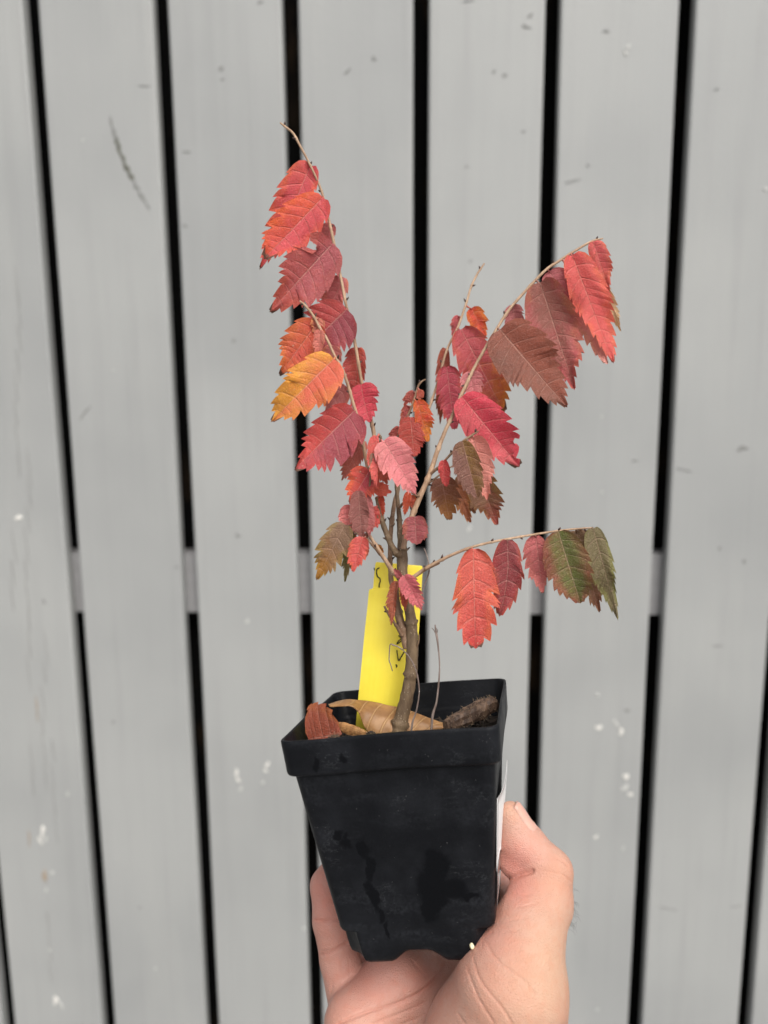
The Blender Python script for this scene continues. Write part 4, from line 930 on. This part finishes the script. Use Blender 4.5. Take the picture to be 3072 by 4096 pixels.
CREASES = [  # (points, width px, depth mm)
    ([(262, 995), (320, 1000), (400, 992)], 7, .55), ([(300, 1172), (350, 1165), (430, 1120)], 7, .6), ([(300, 1155), (360, 1148), (440, 1102)], 5, .35), ([(420, 1180), (400, 1240), (430, 1330)], 5, .15),
    ([(1215, 812), (1260, 795), (1310, 770), (1375, 745)], 11, 0.9), ([(850, 1520), (930, 1380), (1000, 1250)], 9, .3),
    ([(380, 1530), (520, 1470), (690, 1420), (800, 1370), (880, 1300), (920, 1220)], 9, .55), ([(560, 1525), (700, 1475), (830, 1420)], 7, .35), ([(640, 1280), (700, 1330), (740, 1400)], 5, .22), ([(760, 1200), (840, 1290)], 5, .2),
    ([(1060, 1130), (1110, 1300), (1220, 1440), (1280, 1540)], 6, .32), ([(1130, 1090), (1200, 1200), (1330, 1300), (1400, 1380)], 6, .3), ([(1040, 1230), (1100, 1390), (1180, 1520)], 6, .28), ([(1170, 1060), (1130, 1085), (1120, 1120)], 6, .5),
    ([(1320, 870), (1370, 862)], 4, .22), ([(1300, 930), (1380, 915)], 4, .22), ([(1250, 1000), (1340, 985)], 4, .2), ([(1230, 1060), (1310, 1050)], 4, .2), ([(1420, 700), (1500, 680), (1560, 720)], 5, .22), ([(1430, 745), (1520, 760), (1575, 800)], 5, .2),
    ([(345, 1395), (360, 1300)], 5, .15), ([(440, 1200), (445, 1290)], 4, .15), ([(1000, 1480), (1060, 1560)], 5, .25), ([(480, 1560), (700, 1530), (830, 1480)], 6, .3)]
disp = np.zeros(nv); red = np.zeros(nv)
for pts, wd, dp in CREASES:
    C_ = catmull([(x, y, 0, 0) for x, y in pts], 5); best = np.full(nv, 1e9)
    for (x0, y0, _, _), (x1, y1, _, _) in zip(C_, C_[1:]):
        dx, dy = x1-x0, y1-y0; t = np.clip(((zx-x0)*dx+(zy-y0)*dy)/(dx*dx+dy*dy+1e-9), 0, 1); best = np.minimum(best, np.hypot(zx-x0-t*dx, zy-y0-t*dy))
    k = np.exp(-(best/wd)**2); disp += 1.45*dp/1000*k; red = np.maximum(red, k*min(1, dp*1.5))
disp *= face
co2 = co-no*disp[:, None]
me2.vertices.foreach_set('co', (co2-np.array(HB)).ravel()); me2.update()
def g2(x, y, s): return np.exp(-((zx-x)**2+(zy-y)**2)/(2*s*s))
base = np.tile(np.array([0.470, 0.275, 0.210]), (nv, 1)); pink = np.array([0.530, 0.235, 0.192]); tan = np.array([0.478, 0.290, 0.198])
kp = np.clip(0.9*g2(1280, 700, 90)+0.55*g2(1150, 1050, 110)+0.7*g2(300, 850, 160)+0.5*g2(480, 1250, 200)+0.35*g2(800, 1300, 180)+0.5*g2(1300, 860, 60), 0, 1)
kt = np.clip(0.8*g2(1480, 1150, 220)+0.6*g2(1400, 1500, 220)+0.5*g2(1500, 760, 90)+0.5*g2(1265, 430, 45), 0, 1)
kx = np.clip(0.35*g2(1560, 900, 120)+0.3*g2(1540, 1400, 150), 0, 1)
colr = base*(1-kt[:, None])+tan*kt[:, None]; colr = colr*(1-kp[:, None])+pink*kp[:, None]
colr = colr*(1-0.28*red[:, None])+np.array([0.46, 0.17, 0.12])*0.28*red[:, None]
ca = me2.color_attributes.new('skin', 'FLOAT_COLOR', 'POINT'); ca.data.foreach_set('color', np.concatenate([colr, np.ones((nv, 1))], 1).astype(np.float32).ravel())
me2.materials.clear(); me2.materials.append(M['skin']); me2.polygons.foreach_set('use_smooth', [True]*len(me2.polygons))
def to_skin(p, d, maxd=0.03):
    """walk from p (inside) along d to the hand's surface"""
    ts = np.linspace(0, maxd, 160); P = np.array(p)[None, :]+ts[:, None]*np.array(d)[None, :]; s = sdf(P); k = np.argmax(s > 0)
    return Vector(P[k])
# thumb nail
a0, a1 = hp(1352, 560, .3245), hp(1262, 425, .3265); axn = (a1-a0).normalized()
out = (RGT*0.80+UPV*0.56-FWD*0.22); out = (out-axn*out.dot(axn)).normalized(); sidev = axn.cross(out)
if sidev.dot(FWD) > 0: sidev = -sidev
V, F = [], []; nI, nJ = 16, 12
for L in (0, 1):
    for i in range(nI+1):
        f = i/nI
        for j in range(nJ+1):
            g_ = -1+2*j/nJ; wdt = 0.90*math.sqrt(max(0, 1-(max(0, 0.28-f)/0.28)**2*0.75))
            ang = g_*wdt*(1-0.10*f); dv = out*math.cos(ang)+sidev*math.sin(ang)
            c = a0+(a1-a0)*(f*1.06+0.05*g_*g_*(-1 if f > .7 else 0)); s = to_skin(c, dv)
            edge = max(abs(g_)**4, (1-f)**6)
            V.append(s+dv*(0.00055*(1-edge)-0.0003*edge+0.0003*f-(0.0004 if L else 0)))
Nn = (nI+1)*(nJ+1)
for L in (0, 1):
    for i in range(nI):
        for j in range(nJ):
            q = [L*Nn+i*(nJ+1)+j, L*Nn+(i+1)*(nJ+1)+j, L*Nn+(i+1)*(nJ+1)+j+1, L*Nn+i*(nJ+1)+j+1]; F.append(tuple(q))
for j in range(nJ): b = nI*(nJ+1)+j; F.append((b, b+1, Nn+b+1, Nn+b))
mesh_obj('thumb_nail', [v-HB for v in V], F, M['nail'], hroot)
# fine hairs on the back of the thumb base and wrist
rh = random.Random(5); data = []
for k in range(46):
    if k < 34: x, y = rh.uniform(1440, 1500), rh.gauss(950, 45)
    else: x, y = rh.uniform(1420, 1470), rh.uniform(1080, 1560)
    p0 = hp(x, y, .316); dv = (RGT*1.0+FWD*rh.uniform(-.9, .6)+UPV*rh.uniform(-.2, .3)).normalized(); s = to_skin(p0, dv, .035)
    fl = (-UPV*rh.uniform(.2, 1.0)+RGT*rh.uniform(-.3, .5)+FWD*rh.uniform(-.3, .3)); L = rh.uniform(.002, .0050)
    m1 = s+(dv*.45+fl*.6).normalized()*L*.5; m2 = m1+(fl+dv*.1).normalized()*L*.5
    data.append(tube_data([(*(s-dv*.0003), .00004), (*m1, .000035), (*m2, .000015)], 3, 0, k))
v_, f_ = merge(data); fo = mesh_obj('hair', [q-HB for q in v_], f_, M['hair'], hroot); fo['kind'] = 'stuff'

# a granule of perlite stuck where thumb and pot meet
pc = hp(1075, 1130, .290)
_o = PMI @ CAM; _d = (PMI @ hp(1068, 1128, .3))-_o; _p = PM @ (_o+_d*((-0.0318-_o.y)/_d.y))
pc = _p + toward(_p)*0.0012
bm = bmesh.new(); bmesh.ops.create_icosphere(bm, subdivisions=3, radius=0.00095)
for v in bm.verts: v.co *= 1+0.5*mnoise.noise(v.co*900); v.co.z *= 1.3
me = bpy.data.meshes.new('perlite_granule'); bm.to_mesh(me); bm.free(); me.materials.append(M['perlite'])
po = bpy.data.objects.new('perlite_granule', me); po.location = pc; link(po)
tag(po, 'tiny cream perlite granule stuck between the hand and the pot bottom', 'granule')
